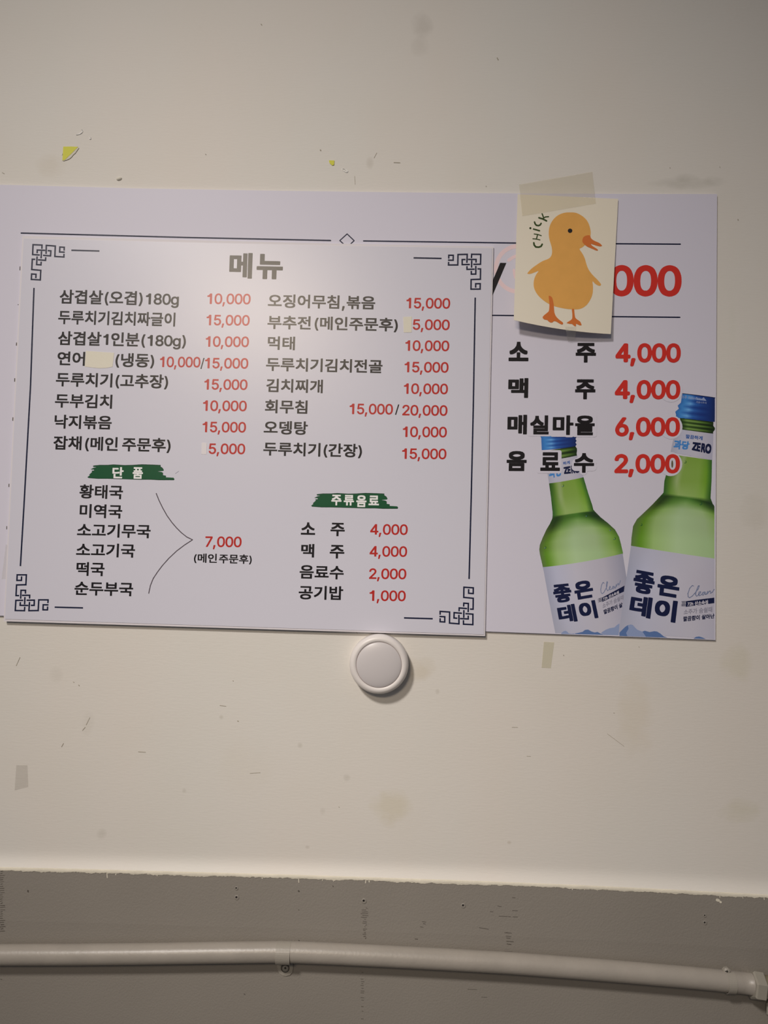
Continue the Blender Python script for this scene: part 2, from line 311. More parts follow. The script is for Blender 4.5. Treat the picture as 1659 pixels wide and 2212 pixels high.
    'g': (0.4251, "207 -151 180 -149 156 -146 134 -140 114 -132 97 -122 82 -110 70 -97 59 -84 51 -69 101 -41 107 -49 114 -57 122 -66 131 -74 142 -82 154 -88 169 -93 187 -96 207 -97 236 -95 261 -87 282 -75 298 -58 308 -34 311 -6 311 68 306 68 301 60 294 51 287 41 277 32 266 23 252 16 236 10 217 6 195 5 165 7 138 14 113 27 90 43 71 65 55 90 43 120 36 154 34 191 36 229 43 263 55 293 71 320 90 342 112 361 138 374 166 382 196 384 218 383 237 379 253 373 267 365 279 356 288 346 296 336 302 327 308 319 313 319 313 379 372 379 372 -9 370 -40 363 -67 350 -90 334 -109 314 -124 291 -136 265 -144 237 -149 205 59 227 61 246 66 264 75 278 87 290 103 300 121 307 142 311 166 312 193 311 219 307 242 300 264 291 283 279 299 264 312 247 322 227 328 205 330 182 328 163 322 145 312 130 298 118 282 109 262 102 241 98 218 96 193 98 167 102 144 109 123 118 104 131 88 145 76 163 66 183 61", "53 55 54 53 56 55 52 56 53 64 66 65 64 67 66 52 57 56 51 57 52 51 58 57 51 59 58 50 59 51 50 60 59 50 61 60 49 94 50 94 61 50 94 62 61 49 95 94 93 62 94 92 62 93 49 96 95 92 63 62 91 63 92 49 97 96 48 97 49 91 64 63 91 90 64 90 89 64 89 88 64 88 87 64 87 67 64 48 98 97 48 99 98 47 99 48 47 100 99 46 100 47 46 101 100 86 67 87 46 102 101 45 102 46 85 67 86 45 103 102 45 104 103 84 67 85 44 104 45 44 105 104 83 67 84 43 105 44 43 106 105 82 67 83 43 107 106 81 67 82 42 107 43 42 108 107 80 26 81 26 67 81 41 108 42 41 109 108 79 26 80 41 110 109 78 27 79 27 26 79 78 28 27 25 67 26 41 111 110 77 28 78 40 111 41 40 76 111 76 28 77 76 29 28 40 29 76 40 30 29 39 30 40 39 31 30 39 32 31 38 32 39 38 33 32 38 34 33 37 34 38 37 35 34 36 35 37 24 67 25 24 68 67 23 68 24 23 69 68 9 11 10 9 12 11 9 13 12 22 69 23 9 14 13 22 70 69 8 14 9 8 15 14 21 70 22 8 16 15 7 16 8 20 70 21 7 17 16 20 71 70 7 18 17 19 71 20 7 19 18 7 71 19 6 71 7 6 72 71 5 72 6 4 72 5 4 73 72 3 73 4 3 74 73 2 74 3 2 75 74 1 75 2 1 0 75"),
    ' ': (0.1878, "", ""),
    'h': (0.41, "114 227 114 0 53 0 53 509 114 509 114 287 102 287 116 319 132 344 152 362 175 374 200 382 227 384 252 383 275 377 295 369 313 356 328 340 341 321 350 298 355 271 357 240 357 0 296 0 296 235 293 263 286 286 273 304 256 318 235 326 210 329 192 328 176 324 161 317 147 308 136 297 126 283 119 266 115 248", "2 4 3 2 6 4 6 5 4 11 13 12 11 14 13 10 14 11 10 15 14 9 15 10 9 16 15 8 16 9 8 17 16 7 31 8 31 17 8 31 30 17 30 18 17 29 18 30 7 32 31 28 18 29 7 33 32 28 19 18 6 33 7 27 19 28 6 34 33 6 35 34 26 19 27 26 20 19 6 36 35 2 37 6 37 36 6 25 20 26 25 21 20 2 38 37 24 21 25 2 0 38 24 22 21 23 22 24 2 1 0"),
    'm': (0.6098, "53 0 53 379 112 379 112 295 108 295 114 314 122 331 132 346 144 358 158 368 172 376 187 382 203 385 219 386 245 383 268 375 287 361 303 342 314 320 321 295 312 295 318 312 326 329 337 343 350 356 364 366 381 375 398 381 417 385 437 386 458 385 478 380 497 372 514 361 529 346 541 328 550 307 555 283 557 255 557 0 496 0 496 254 493 279 485 298 473 313 456 323 438 329 419 330 402 329 387 326 374 320 363 312 353 302 345 290 340 277 336 263 335 247 335 0 274 0 274 260 272 280 265 297 253 311 238 322 220 328 199 330 185 329 171 326 158 320 145 312 135 302 126 289 119 274 115 257 114 238 114 0", "12 14 13 28 30 29 11 14 12 27 30 28 27 31 30 11 15 14 10 15 11 26 31 27 26 32 31 0 2 1 0 4 2 4 3 2 9 15 10 25 32 26 9 16 15 25 33 32 8 16 9 24 33 25 8 17 16 24 34 33 7 17 8 23 34 24 23 35 34 6 17 7 22 47 23 47 35 23 6 65 17 65 18 17 5 66 6 66 65 6 64 18 65 22 48 47 46 35 47 5 67 66 22 49 48 21 49 22 45 35 46 45 36 35 63 18 64 5 68 67 21 50 49 44 36 45 62 18 63 5 69 68 62 19 18 21 51 50 4 69 5 43 36 44 20 51 21 4 70 69 20 52 51 61 19 62 43 37 36 20 53 52 4 71 70 42 37 43 60 20 61 20 19 61 0 72 4 72 71 4 60 53 20 60 54 53 42 38 37 59 54 60 41 38 42 59 55 54 0 73 72 59 56 55 58 56 59 0 74 73 41 39 38 40 39 41 58 57 56 0 75 74"),
    'l': (0.1891, "139 -2 112 0 91 8 74 20 62 37 55 59 53 84 53 509 114 509 114 99 114 83 117 71 120 62 126 57 135 53 146 52 152 52 157 52 160 53 164 53 167 54 170 54 181 3 175 1 169 0 162 -1 154 -2 147 -2", "6 8 7 6 9 8 6 10 9 5 10 6 5 11 10 5 12 11 5 13 12 4 13 5 4 14 13 20 22 21 19 22 20 18 22 19 4 15 14 17 22 18 16 22 17 15 22 16 4 22 15 3 22 4 2 22 3 1 22 2 1 23 22 1 24 23 1 25 24 0 25 1 0 26 25 0 27 26"),
}


def fig(ch):
    """figure or latin letter (points, faces, advance) in em"""
    if ch == '1':
        v = [(222, 0), (299, 0), (299, 509), (222, 509), (92, 362), (222, 362), (222, 470), (168, 428), (92, 408), (245, 509)]
        f = [[0, 1, 2, 3], [4, 5, 6, 7, 8], [6, 9, 3]]
        v[6] = (222, 509)
        f = [[0, 1, 2, 3], [4, 5, 6, 7, 8]]
        adv = 0.405
    elif ch == '4':
        v = [(30, 112), (258, 112), (258, 172), (30, 172), (104, 172), (258, 405), (258, 509), (262, 509), (330, 509), (330, 0), (258, 0), (330, 112), (400, 112), (400, 172), (330, 172)]
        f = [[0, 1, 2, 4, 3], [3, 4, 5, 6], [10, 9, 11, 14, 8, 7, 6, 5, 2, 1], [11, 12, 13, 14]]
        adv = 0.408
    else:
        adv, vs, fs = GLYPHS[ch]
        n = [int(q) for q in vs.split()]
        v = list(zip(n[0::2], n[1::2]))
        n = [int(q) for q in fs.split()]
        f = [n[i:i + 3] for i in range(0, len(n), 3)]
        if ch.isdigit():
            adv = 0.408
    k = 1.355
    return [(x * k / 1000.0, y * k / 1000.0) for x, y in v], f, adv * k


_gc = {}


def glyph(ch):
    if ch in _gc:
        return _gc[ch]
    if ch == ' ':
        r = ([], [], 0.30)
    elif ch in GLYPHS:
        r = fig(ch)
    else:
        c = bpy.data.curves.new('t', 'FONT')
        c.body = ch
        c.resolution_u = 4
        o = bpy.data.objects.new('t', c)
        COL.objects.link(o)
        dg = bpy.context.evaluated_depsgraph_get()
        me = bpy.data.meshes.new_from_object(o.evaluated_get(dg))
        r = ([(q.co.x, q.co.y) for q in me.vertices], [list(p.vertices) for p in me.polygons], 0.92 if ord(ch) > 0x1100 else 0.60)
        bpy.data.objects.remove(o)
        bpy.data.curves.remove(c)
        bpy.data.meshes.remove(me)
    _gc[ch] = r
    return r


def text_geo(s, off):
    """flat outlines of a line of type, made bolder by laying slightly shifted copies over one another"""
    key = (s, off)
    if key in _tc:
        return _tc[key]
    v, f = [], []
    x = 0.0
    for ch in s:
        v0, f0, adv = glyph(ch)
        d = 0.7071 if ch in GLYPHS else 0.95
        sh = [(0, 0), (1, 0), (-1, 0), (0, 1), (0, -1), (d, d), (-d, d), (d, -d), (-d, -d)]
        for i, (ax, ay) in enumerate(sh if off > 0 else sh[:1]):
            k = len(v)
            v += [(x + q[0] + ax * off, q[1] + ay * off, i) for q in v0]
            f += [[q + k for q in p] for p in f0]
        x += adv
    _tc[key] = (v, f)
    return v, f


LAY = Vector((0, -0.000003, 0))


def vslope(px):
    return -0.049 + (px - 28) * 2.73e-5


def text(s, x0, x1, yb, h, m, surf, parent, off=0.022, slope=0.022, kind='h', name='menu_text', halo=None):
    """line of print: x0..x1 wide, baseline (bottom) at yb on the left, letter height h in px of the photo frame.
    kind 'h' Hangul (full block height), 'd' digits, 'b' fit to own box (yb = bottom, h = height)"""
    v, f = text_geo(s, off)
    xs = [q[0] for q in v]
    ys = [q[1] for q in v]
    a, b = min(xs), max(xs)
    if kind == 'h':
        lo, hi = -0.079 - off, 0.827 + off
    elif kind == 'd':
        lo, hi = 0.0 - off, 0.69 + off
    else:
        lo, hi = min(ys), max(ys)
    sx, sy = (x1 - x0) / (b - a), h / (hi - lo)
    out = []
    for q in v:
        ux, uy = (q[0] - a) * sx, (q[1] - lo) * sy
        out.append(surf(x0 + ux - uy * vslope(x0), yb + ux * slope - uy) + LAY * q[2])
    return mesh_obj(name, out, f, m, parent)


def text_quad(s, quad, m, surf, parent, off=0.03, name='label_text'):
    v, f = text_geo(s, off)
    xs = [q[0] for q in v]
    ys = [q[1] for q in v]
    a, b, c, d = min(xs), max(xs), min(ys), max(ys)
    TL, TR, BR, BL = [np.array(q, float) for q in quad]
    out = []
    for q in v:
        u, t = (q[0] - a) / (b - a), (d - q[1]) / (d - c)
        p = TL * (1 - u) * (1 - t) + TR * u * (1 - t) + BR * u * t + BL * (1 - u) * t
        out.append(surf(*p) + LAY * q[2])
    return mesh_obj(name, out, f, m, parent)


def Z(ox, oy, f):
    return lambda x, y: (ox + x / f, oy + y / f)


def tube(name, pts, r, m, parent=None, seg=12, caps=True, scale=(1, 1)):
    V, Fc = [], []
    pts = [Vector(p) for p in pts]
    n = len(pts)
    for i, p in enumerate(pts):
        d = (pts[min(i + 1, n - 1)] - pts[max(i - 1, 0)]).normalized()
        up = Vector((0, 1, 0)) if abs(d.y) < 0.9 else Vector((0, 0, 1))
        a = d.cross(up).normalized()
        b = d.cross(a).normalized()
        rr = r[i] if isinstance(r, (list, tuple)) else r
        for k in range(seg):
            t = 2 * math.pi * k / seg
            V.append(p + a * rr * math.cos(t) + b * rr * math.sin(t))
    for i in range(n - 1):
        for k in range(seg):
            k2 = (k + 1) % seg
            Fc.append([i * seg + k, i * seg + k2, (i + 1) * seg + k2, (i + 1) * seg + k])
    if caps:
        Fc.append(list(range(seg)))
        Fc.append(list(range((n - 1) * seg, n * seg))[::-1])
    o = mesh_obj(name, V, Fc, m, parent, smooth=seg > 8)
    return o


def lathe(name, c, prof, m, parent=None, seg=48, cap0=True, cap1=True):
    """profile of (radius, depth out of the wall) turned about the axis through c that leaves the wall"""
    V, Fc = [], []
    for (r, dpt) in prof:
        for k in range(seg):
            t = 2 * math.pi * k / seg
            V.append(Vector((c[0] + r * math.cos(t), c[1] - dpt, c[2] + r * math.sin(t))))
    for i in range(len(prof) - 1):
        for k in range(seg):
            k2 = (k + 1) % seg
            Fc.append([i * seg + k, i * seg + k2, (i + 1) * seg + k2, (i + 1) * seg + k])
    if cap0:
        Fc.append(list(range(seg)))
    if cap1:
        Fc.append(list(range((len(prof) - 1) * seg, len(prof) * seg)))
    return mesh_obj(name, V, Fc, m, parent, smooth=True)


# ================================================================== THE SETTING
# painted edge between the cream upper wall and the grey lower wall
EDGE_PX = [(0, 1879.5), (200, 1884), (415, 1890), (640, 1896), (830, 1902.5), (1040, 1909.5), (1244, 1918), (1450, 1928), (1659, 1939)]
LIP = 0.008
EW = [P(x, y, -LIP) for x, y in EDGE_PX]
ex = [p.x for p in EW]
ez = [p.z for p in EW]


def zedge(x):
    return float(np.interp(x, ex, ez))


def wall_strip(name, prof, m, jit=0.0, dx_in=0.0025, zfix=None):
    """wall band: prof = list of (height over the painted edge, depth out of the wall); runs over the whole wall"""
    xs = [-2.6, -1.8, -1.1, -0.7] + list(np.arange(-0.58, 0.581, dx_in)) + [0.7, 1.1, 1.8, 2.6]
    V, Fc = [], []
    j = 0.0
    for x in xs:
        j = 0.72 * j + random.gauss(0, 1) * jit
        for k, (dz, dp) in enumerate(prof):
            e = j if (jit and k == len(prof) - 1) else 0.0
            z = (zedge(x) + dz + e) if abs(dz) < 0.3 else (0.0 if dz < 0 else dz)
            V.append(Vector((x, -dp, z)))
    n = len(prof)
    for i in range(len(xs) - 1):
        for k in range(n - 1):
            Fc.append([i * n + k, i * n + k + 1, (i + 1) * n + k + 1, (i + 1) * n + k])
    return mesh_obj(name, V, Fc, m, None, smooth=False)


# --- upper wall material: cream paint with brush texture, tint drift and its own stains
mw = bpy.data.materials.new('cream_wall_paint')
mw.use_nodes = True
nt = mw.node_tree
bs = nt.nodes['Principled BSDF']
bs.inputs['Roughness'].default_value = 0.55
bs.inputs['Specular IOR Level'].default_value = 0.35
tc = nt.nodes.new('ShaderNodeTexCoord')


def noise(scale, detail=4, mp=None):
    n = nt.nodes.new('ShaderNodeTexNoise')
    n.inputs['Scale'].default_value = scale
    n.inputs['Detail'].default_value = detail
    if mp:
        mm = nt.nodes.new('ShaderNodeMapping')
        mm.inputs['Scale'].default_value = mp
        nt.links.new(tc.outputs['Object'], mm.inputs['Vector'])
        nt.links.new(mm.outputs['Vector'], n.inputs['Vector'])
    else:
        nt.links.new(tc.outputs['Object'], n.inputs['Vector'])
    return n


def mixc(fac, a, bcol):
    x = nt.nodes.new('ShaderNodeMix')
    x.data_type = 'RGBA'
    if isinstance(fac, float):
        x.inputs[0].default_value = fac
    else:
        nt.links.new(fac, x.inputs[0])
    if isinstance(a, tuple):
        x.inputs[6].default_value = (*a, 1)
    else:
        nt.links.new(a, x.inputs[6])
    if isinstance(bcol, tuple):
        x.inputs[7].default_value = (*bcol, 1)
    else:
        nt.links.new(bcol, x.inputs[7])
    return x.outputs[2]


def rng(sock, a, b, c, d):
    r = nt.nodes.new('ShaderNodeMapRange')
    for i, val in enumerate((a, b, c, d)):
        r.inputs[1 + i].default_value = val
    nt.links.new(sock, r.inputs[0])
    return r.outputs[0]


n1 = noise(3.0, 5, (1.6, 1, 0.7))
c0 = mixc(rng(n1.outputs['Fac'], 0.35, 0.65, 0, 1), (0.745, 0.720, 0.672), (0.760, 0.712, 0.655))
n2 = noise(9.0, 6)
c0 = mixc(rng(n2.outputs['Fac'], 0.45, 0.75, 0, 0.10), c0, (0.66, 0.63, 0.52))
n3 = noise(46.0, 8)
STAINS = [  # px, py, rx, ry (photo px), colour, strength
    (912, 52, 24, 30, (0.42, 0.38, 0.33), 0.45), (908, 100, 22, 22, (0.45, 0.40, 0.35), 0.32),
    (1475, 396, 70, 13, (0.38, 0.36, 0.30), 0.42), (1545, 392, 26, 11, (0.40, 0.38, 0.32), 0.3), (1480, 384, 30, 9, (0.38, 0.36, 0.30), 0.3),
    (845, 1742, 42, 36, (0.62, 0.55, 0.36), 0.55), (838, 1775, 22, 14, (0.60, 0.53, 0.36), 0.4),
    (906, 1446, 34, 26, (0.60, 0.52, 0.38), 0.6), (1592, 1432, 34, 44, (0.62, 0.58, 0.42), 0.5),
    (1372, 1545, 38, 90, (0.68, 0.60, 0.47), 0.5), (1600, 1752, 44, 24, (0.60, 0.56, 0.40), 0.5),
    (219, 1801, 11, 11, (0.52, 0.49, 0.43), 0.55), (648, 1610, 6, 6, (0.52, 0.49, 0.42), 0.7),
    (749, 1680, 8, 8, (0.52, 0.49, 0.42), 0.6), (122, 1458, 14, 18, (0.60, 0.56, 0.50), 0.5),
    (110, 358, 34, 26, (0.58, 0.50, 0.38), 0.4), (799, 352, 9, 14, (0.50, 0.45, 0.38), 0.6),
    (478, 1549, 5, 5, (0.52, 0.49, 0.42), 0.7), (398, 1708, 5, 5, (0.50, 0.47, 0.40), 0.6),
    (530, 1655, 60, 60, (0.70, 0.65, 0.55), 0.25), (945, 1494, 5, 6, (0.50, 0.46, 0.40), 0.6),
    (1630, 1105, 30, 40, (0.55, 0.51, 0.42), 0.35), (1100, 1820, 5, 4, (0.5, 0.44, 0.36), 0.7),
    (1582, 700, 8, 60, (0.70, 0.69, 0.60), 0.35), (664, 1830, 5, 4, (0.5, 0.46, 0.4), 0.6),
    (190, 1562, 14, 26, (0.58, 0.54, 0.47), 0.35), (697, 1752, 6, 8, (0.56, 0.52, 0.46), 0.5),
]
sep = nt.nodes.new('ShaderNodeSeparateXYZ')
nt.links.new(tc.outputs['Object'], sep.inputs[0])


def mth(op, a, b=None):
    x = nt.nodes.new('ShaderNodeMath')
    x.operation = op
    for i, q in enumerate((a, b)):
        if q is None:
            continue
        if isinstance(q, (int, float)):
            x.inputs[i].default_value = q
        else:
            nt.links.new(q, x.inputs[i])
    return x.outputs[0]


for (sx_, sy_, rx_, ry_, col_, st_) in STAINS:
    p = P(sx_, sy_, 0)
    dx = mth('DIVIDE', mth('SUBTRACT', sep.outputs['X'], p.x), rx_ * 0.0006)
    dz = mth('DIVIDE', mth('SUBTRACT', sep.outputs['Z'], p.z), ry_ * 0.0006)
    r2 = mth('ADD', mth('MULTIPLY', dx, dx), mth('MULTIPLY', dz, dz))
    if rx_ > 10:
        r2 = mth('ADD', r2, mth('MULTIPLY', mth('SUBTRACT', n3.outputs['Fac'], 0.5), 2.4))
    k = rng(r2, 0.0, 1.25, st_ * 0.62, 0.0)
    c0 = mixc(k, c0, col_)
nt.links.new(c0, bs.inputs['Base Color'])
nb = noise(260, 3, (0.35, 1, 1.6))
nb2 = noise(30, 3)
add = mth('ADD', nb.outputs['Fac'], mth('MULTIPLY', nb2.outputs['Fac'], 0.8))
bp = nt.nodes.new('ShaderNodeBump')
bp.inputs['Strength'].default_value = 0.22
bp.inputs['Distance'].default_value = 0.0006
nt.links.new(add, bp.inputs['Height'])
nt.links.new(bp.outputs['Normal'], bs.inputs['Normal'])

wall = wall_strip('wall_back', [(2.85, 0), (0.0300, 0.0), (0.0230, 0.0), (0.0180, 0.0003), (0.0130, 0.0014), (0.0085, 0.0034), (0.0050, 0.0056), (0.0030, 0.0072)], mw, dx_in=0.02)
for p_ in wall.data.polygons:
    p_.use_smooth = True
wall['kind'] = 'structure'
ck = wall_strip('trim_1', [(0.0034, 0.0070), (0.0028, 0.0084), (0.0010, 0.0088), (-0.0008, 0.0086)], M_CAULK, jit=0.00030, dx_in=0.0016)
ck['kind'] = 'structure'
ck['label'] = 'ragged cream paint and caulk line along the top of the grey lower wall'
GD = 0.0080      # front of the grey lower wall at its top
GD2 = 0.0062
lower = wall_strip('wall_lower', [(0.0025, GD), (-0.0630, GD), (-0.0960, GD2), (-1.0, GD2)], M_GREY, dx_in=0.02)
lower['kind'] = 'structure'
lower['label'] = 'grey painted lower wall panel below the cream paint line'
# floor in front of the wall
fl = mesh_obj('floor', [(-2.6, 0, 0), (2.6, 0, 0), (2.6, -3.6, 0), (-2.6, -3.6, 0)], [[0, 1, 2, 3]],
              mat('floor_tile', (0.30, 0.27, 0.23), rough=0.5, var=0.1, vscale=4))
fl['kind'] = 'structure'

SURF_W = flat(-0.0003)
SURF_G = flat(-GD - 0.0003)
SURF_G2 = flat(-GD2 - 0.0003)

# scuffs on the cream wall (joined: too thin to pick apart)
sc = [([(475, 1524), (488, 1525.5)], 1.2), ([(299, 1624), (314, 1625)], 1.3), ([(540, 1670.5), (562, 1669)], 0.9), ([(194, 1550), (186, 1566)], 0.9),
      ([(184, 1571), (178, 1578)], 1.2), ([(137, 1606), (133, 1613)], 1.4), ([(43, 1420), (35, 1438)], 1.0), ([(170, 1480), (171, 1481)], 2.0),
      ([(158, 1473), (160, 1474)], 1.2), ([(513, 1557.5), (515, 1558)], 1.8), ([(1594, 474), (1594.6, 475.5)], 2.2), ([(1074, 125), (1076, 129)], 2.0),
      ([(851, 351), (864, 351.5)], 1.6), ([(564, 52), (565.5, 54)], 1.6), ([(692, 324), (693, 325)], 2.6), ([(444, 333), (445, 334)], 1.6),
      ([(1106, 1571), (1118, 1571)], 0.8), ([(1138, 1633.5), (1146, 1634)], 0.7), ([(1312, 1585), (1348, 1612)], 0.6), ([(1325, 1540), (1328, 1540.5)], 0.8),
      ([(808, 341), (814, 330)], 0.8), ([(766, 380), (767, 398)], 0.7), ([(503, 1470.5), (504, 1471)], 1.4), ([(1217, 1415), (1218, 1416)], 1.6),
      ([(1050, 402), (1050.5, 403)], 1.6), ([(5, 373), (9, 375)], 1.2), ([(770, 1366), (772, 1368)], 1), ([(732, 1743), (732.6, 1744)], 1.4),
      ([(1380, 1397), (1381, 1398)], 1.0), ([(1447, 362), (1447.5, 363)], 1.4), ([(1555, 360), (1555.5, 362)], 1.0)]
s = ribbon('scuff_marks', [(a, b) for a, b in sc], 1, M_SCR, SURF_W, wall)
s['kind'] = 'stuff'

# cracks and little nicks in the grey wall
cr = []
for i in range(17):
    cr.append(([(785 + random.uniform(-6, 6), 1962 + i * 4 + random.uniform(-1, 1)), (793 + random.uniform(-4, 4), 1962 + i * 4 + random.uniform(-1, 1))], 0.9))
for (a, b, c, d) in [(1059, 1969, 1065, 1969.5), (1075, 1957, 1083, 1958.5), (1078, 1979, 1096, 1979.5), (1098, 1980, 1103, 1980.3), (1107, 1939, 1113, 1939.6),
                     (1107, 1967, 1118, 1967.6), (1108, 1980.5, 1118, 1980.7), (1093, 2014.6, 1098, 2015), (1090, 2015, 1105, 2015.8), (1093, 2022, 1104, 2023),
                     (1094, 2026, 1102, 2027), (1094, 2033, 1109, 2034), (1095, 2039, 1104, 2040), (1090, 2055, 1106, 2056), (912, 1991, 920, 1992), (914, 1995, 919, 1996),
                     (908, 2002, 914, 2003), (1035, 2004, 1055, 2007), (896, 2028, 902, 2028.5)]:
    cr.append(([(a, b), (c, d)], 1.0))
for i in range(30):
    y0 = 1878 + i * 4.6
    cr.append(([(random.uniform(-3, 2), y0), (random.uniform(4, 11), y0 - random.uniform(0, 1.5))], random.uniform(0.7, 1.4)))
for (x, y, r) in [(645, 1924.5, 3.4), (60, 1924, 3.2), (60, 1926, 2), (645, 2031, 1.6), (645, 1965, 1.4), (719, 1914, 2.0), (1370, 2078.5, 3.2)]:
    cr.append(([(x, y), (x + 0.6, y + 0.8)], r))
s = ribbon('surface_cracks', cr, 1, M_CRACK, SURF_G, lower)
s['kind'] = 'stuff'
cr2 = []
for i in range(22):
    y0 = 2100 + i * 5 + random.uniform(-1, 1)
    if random.random() < 0.6:
        cr2.append(([(781 + random.uniform(-2, 1), y0), (785 + random.uniform(-1, 2), y0 + 0.5)], 0.9))
cr2 += [([(1, 2115), (4, 2116)], 1.2), ([(527, 2147), (529, 2148)], 1.5), ([(1010, 2137), (1030, 2137.4)], 0.7), ([(1040, 2154), (1052, 2154.3)], 0.7)]
s = ribbon('surface_cracks', cr2, 1, M_CRACK, SURF_G2, lower)
s['kind'] = 'stuff'
# white paint drips below the paint line
dr = []
for (x, l) in [(231, 11), (251, 4), (645, 10), (566, 4), (721, 5), (697, 4), (790, 6), (1236, 4), (1290, 3), (1555, 5), (1262, 3), (340, 4), (1650, 5), (1604, 4), (1590, 3), (797, 4)]:
    y0 = float(np.interp(x, [a for a, b in EDGE_PX], [b for a, b in EDGE_PX]))
    dr.append(([(x, y0 - 1), (x + random.uniform(-1, 1), y0 + l)], random.uniform(1.4, 2.2)))
for i in range(46):
    x = random.choice([random.gauss(1560, 30), random.uniform(0, 1659), random.gauss(1290, 20), random.gauss(1275, 15)])
    x = min(1655, max(3, x))
    y0 = float(np.interp(x, [a for a, b in EDGE_PX], [b for a, b in EDGE_PX]))
    yy = y0 + random.uniform(-1, 1.5)
    dr.append(([(x, yy), (x + random.uniform(1, 5), yy + random.uniform(-0.5, 0.8))], random.uniform(1.0, 2.2)))
dr.append(([(1549, 1944), (1552, 1945)], 6)); dr.append(([(1556, 1948), (1557, 1949)], 4.5))
s = ribbon('paint_flecks', dr, 1, M_CAULK, SURF_G, ck)
s['kind'] = 'stuff'

# screw holes in the grey wall: raised painted rim with a dark pit
for i, (x, y, r) in enumerate([(511, 1919, 5), (511.5, 1939, 6.5), (786.5, 1946.5, 7), (1001, 1956.5, 6.5), (1523, 1978, 4.5), (1523, 1993.5, 5.5)]):
    c = P(x, y, -GD)
    R_ = r * 0.0005
    o = lathe('screw_hole', c, [(R_, 0.0001), (R_ * 0.8, 0.0007), (R_ * 0.5, 0.0005)], M_GREY, lower, seg=14, cap0=False)
    lathe('pit', P(x - 1, y - 1, -GD - 0.0007), [(R_ * 0.40, 0.0), (R_ * 0.36, 0.0001)], M_HOLE, o, seg=8)

# ================================================================== CONDUIT
PR = 0.0122
PY = -(GD2 + PR + 0.0006)
cpx = [(-3200, 2068), (-420, 2066), (-150, 2065.5), (0, 2064), (150, 2063.6), (300, 2062.2), (450, 2059.8), (600, 2057.8), (640, 2058.6), (735, 2062.5), (830, 2067), (960, 2073.8), (1100, 2082), (1235, 2092), (1370, 2103),
       (1460, 2110.6), (1540, 2118), (1600, 2124.5), (1628, 2128)]
CP = [P(x, y, PY - 0.002) for x, y in cpx]
for q in CP:
    q.y = PY
root = thing('conduit_pipe', P(616, 2058, -GD2), 'long grey painted pipe bowed slightly along the lower grey wall', 'pipe')
tube('pipe_run', CP, PR, M_PIPE, root, seg=32)
# strap clamp at the left third: half ring hugging the pipe, rounded foot screwed below
cc = P(613, 2058, PY)


def strap(cx, r0, half, thick, a0, a1, nm, parent):
    V, Fc = [], []
    N = 18
    ax = (CP[8] - CP[7]).normalized()
    for i in range(N + 1):
        t = math.radians(a0 + (a1 - a0) * i / N)
        for rr in (r0, r0 + thick):
            for sgn in (-1, 1):
                taper = 1.0
                V.append(cx + Vector((sgn * half, -rr * math.cos(t), rr * math.sin(t) + sgn * half * 0.02)))
    for i in range(N):
        k = i * 4
        for (a, b) in ((0, 1), (1, 3), (3, 2), (2, 0)):
            Fc.append([k + a, k + b, k + 4 + b, k + 4 + a])
    Fc.append([0, 1, 3, 2])
    Fc.append([N * 4 + a for a in (0, 1, 3, 2)])
    return mesh_obj(nm, V, Fc, M_CLAMP, parent)


cl = thing('pipe_clamp', P(615, 2092, -GD2), 'grey saddle clamp holding the pipe, screw in its rounded foot below the pipe', 'clamp')
strap(cc, PR + 0.0001, 0.0088, 0.0010, -88, 98, 'strap', cl)
foot = [(597, 2078), (600, 2096), (604, 2103), (611, 2107.5), (618, 2108.5), (626, 2106.5), (631.5, 2101), (633, 2092), (632.5, 2078)]
poly('foot', foot, M_CLAMP, flat(-GD2 - 0.0014), cl, thick=0.0013)
scw = lathe('screw_head', P(616.5, 2092, -GD2 - 0.0014), [(0.0041, 0.0), (0.0040, 0.0008), (0.0026, 0.0014)], M_SCREW, cl, seg=20)
ribbon('cross_recess', [[(613.6, 2090.8), (618.8, 2091.6)], [(616.4, 2088.4), (615.8, 2093.8)]], 1.8, M_HOLE, flat(-GD2 - 0.0030), scw, rounded=False)
lathe('washer', P(616, 2091, -GD2 - 0.0013), [(0.0055, 0.0), (0.0055, 0.0004)], M_CRACK, cl, seg=20)
# second clamp near the right end: foot above the pipe
cl2 = thing('pipe_clamp', P(1571, 2098, -GD2), 'small grey clamp near the hexagonal nut, its screw lug above the pipe', 'clamp')
strap(P(1575, 2121, PY), PR + 0.0001, 0.0050, 0.0007, -80, 80, 'strap', cl2)
poly('foot', [(1561, 2110), (1561.5, 2096), (1566, 2091.5), (1573, 2091), (1578.5, 2095), (1580, 2103), (1580, 2110)], M_CLAMP, flat(-0.0205), cl2, thick=0.0035)
scw = lathe('screw_head', P(1570.5, 2098.5, -0.0205), [(0.0042, 0.0), (0.0040, 0.0012), (0.0024, 0.0020)], M_CLAMP, cl2, seg=18)
ribbon('cross_recess', [[(1566.5, 2098), (1573, 2099)], [(1570.5, 2095.5), (1570.5, 2101)]], 1.6, M_HOLE, flat(-0.0227), scw, rounded=False)
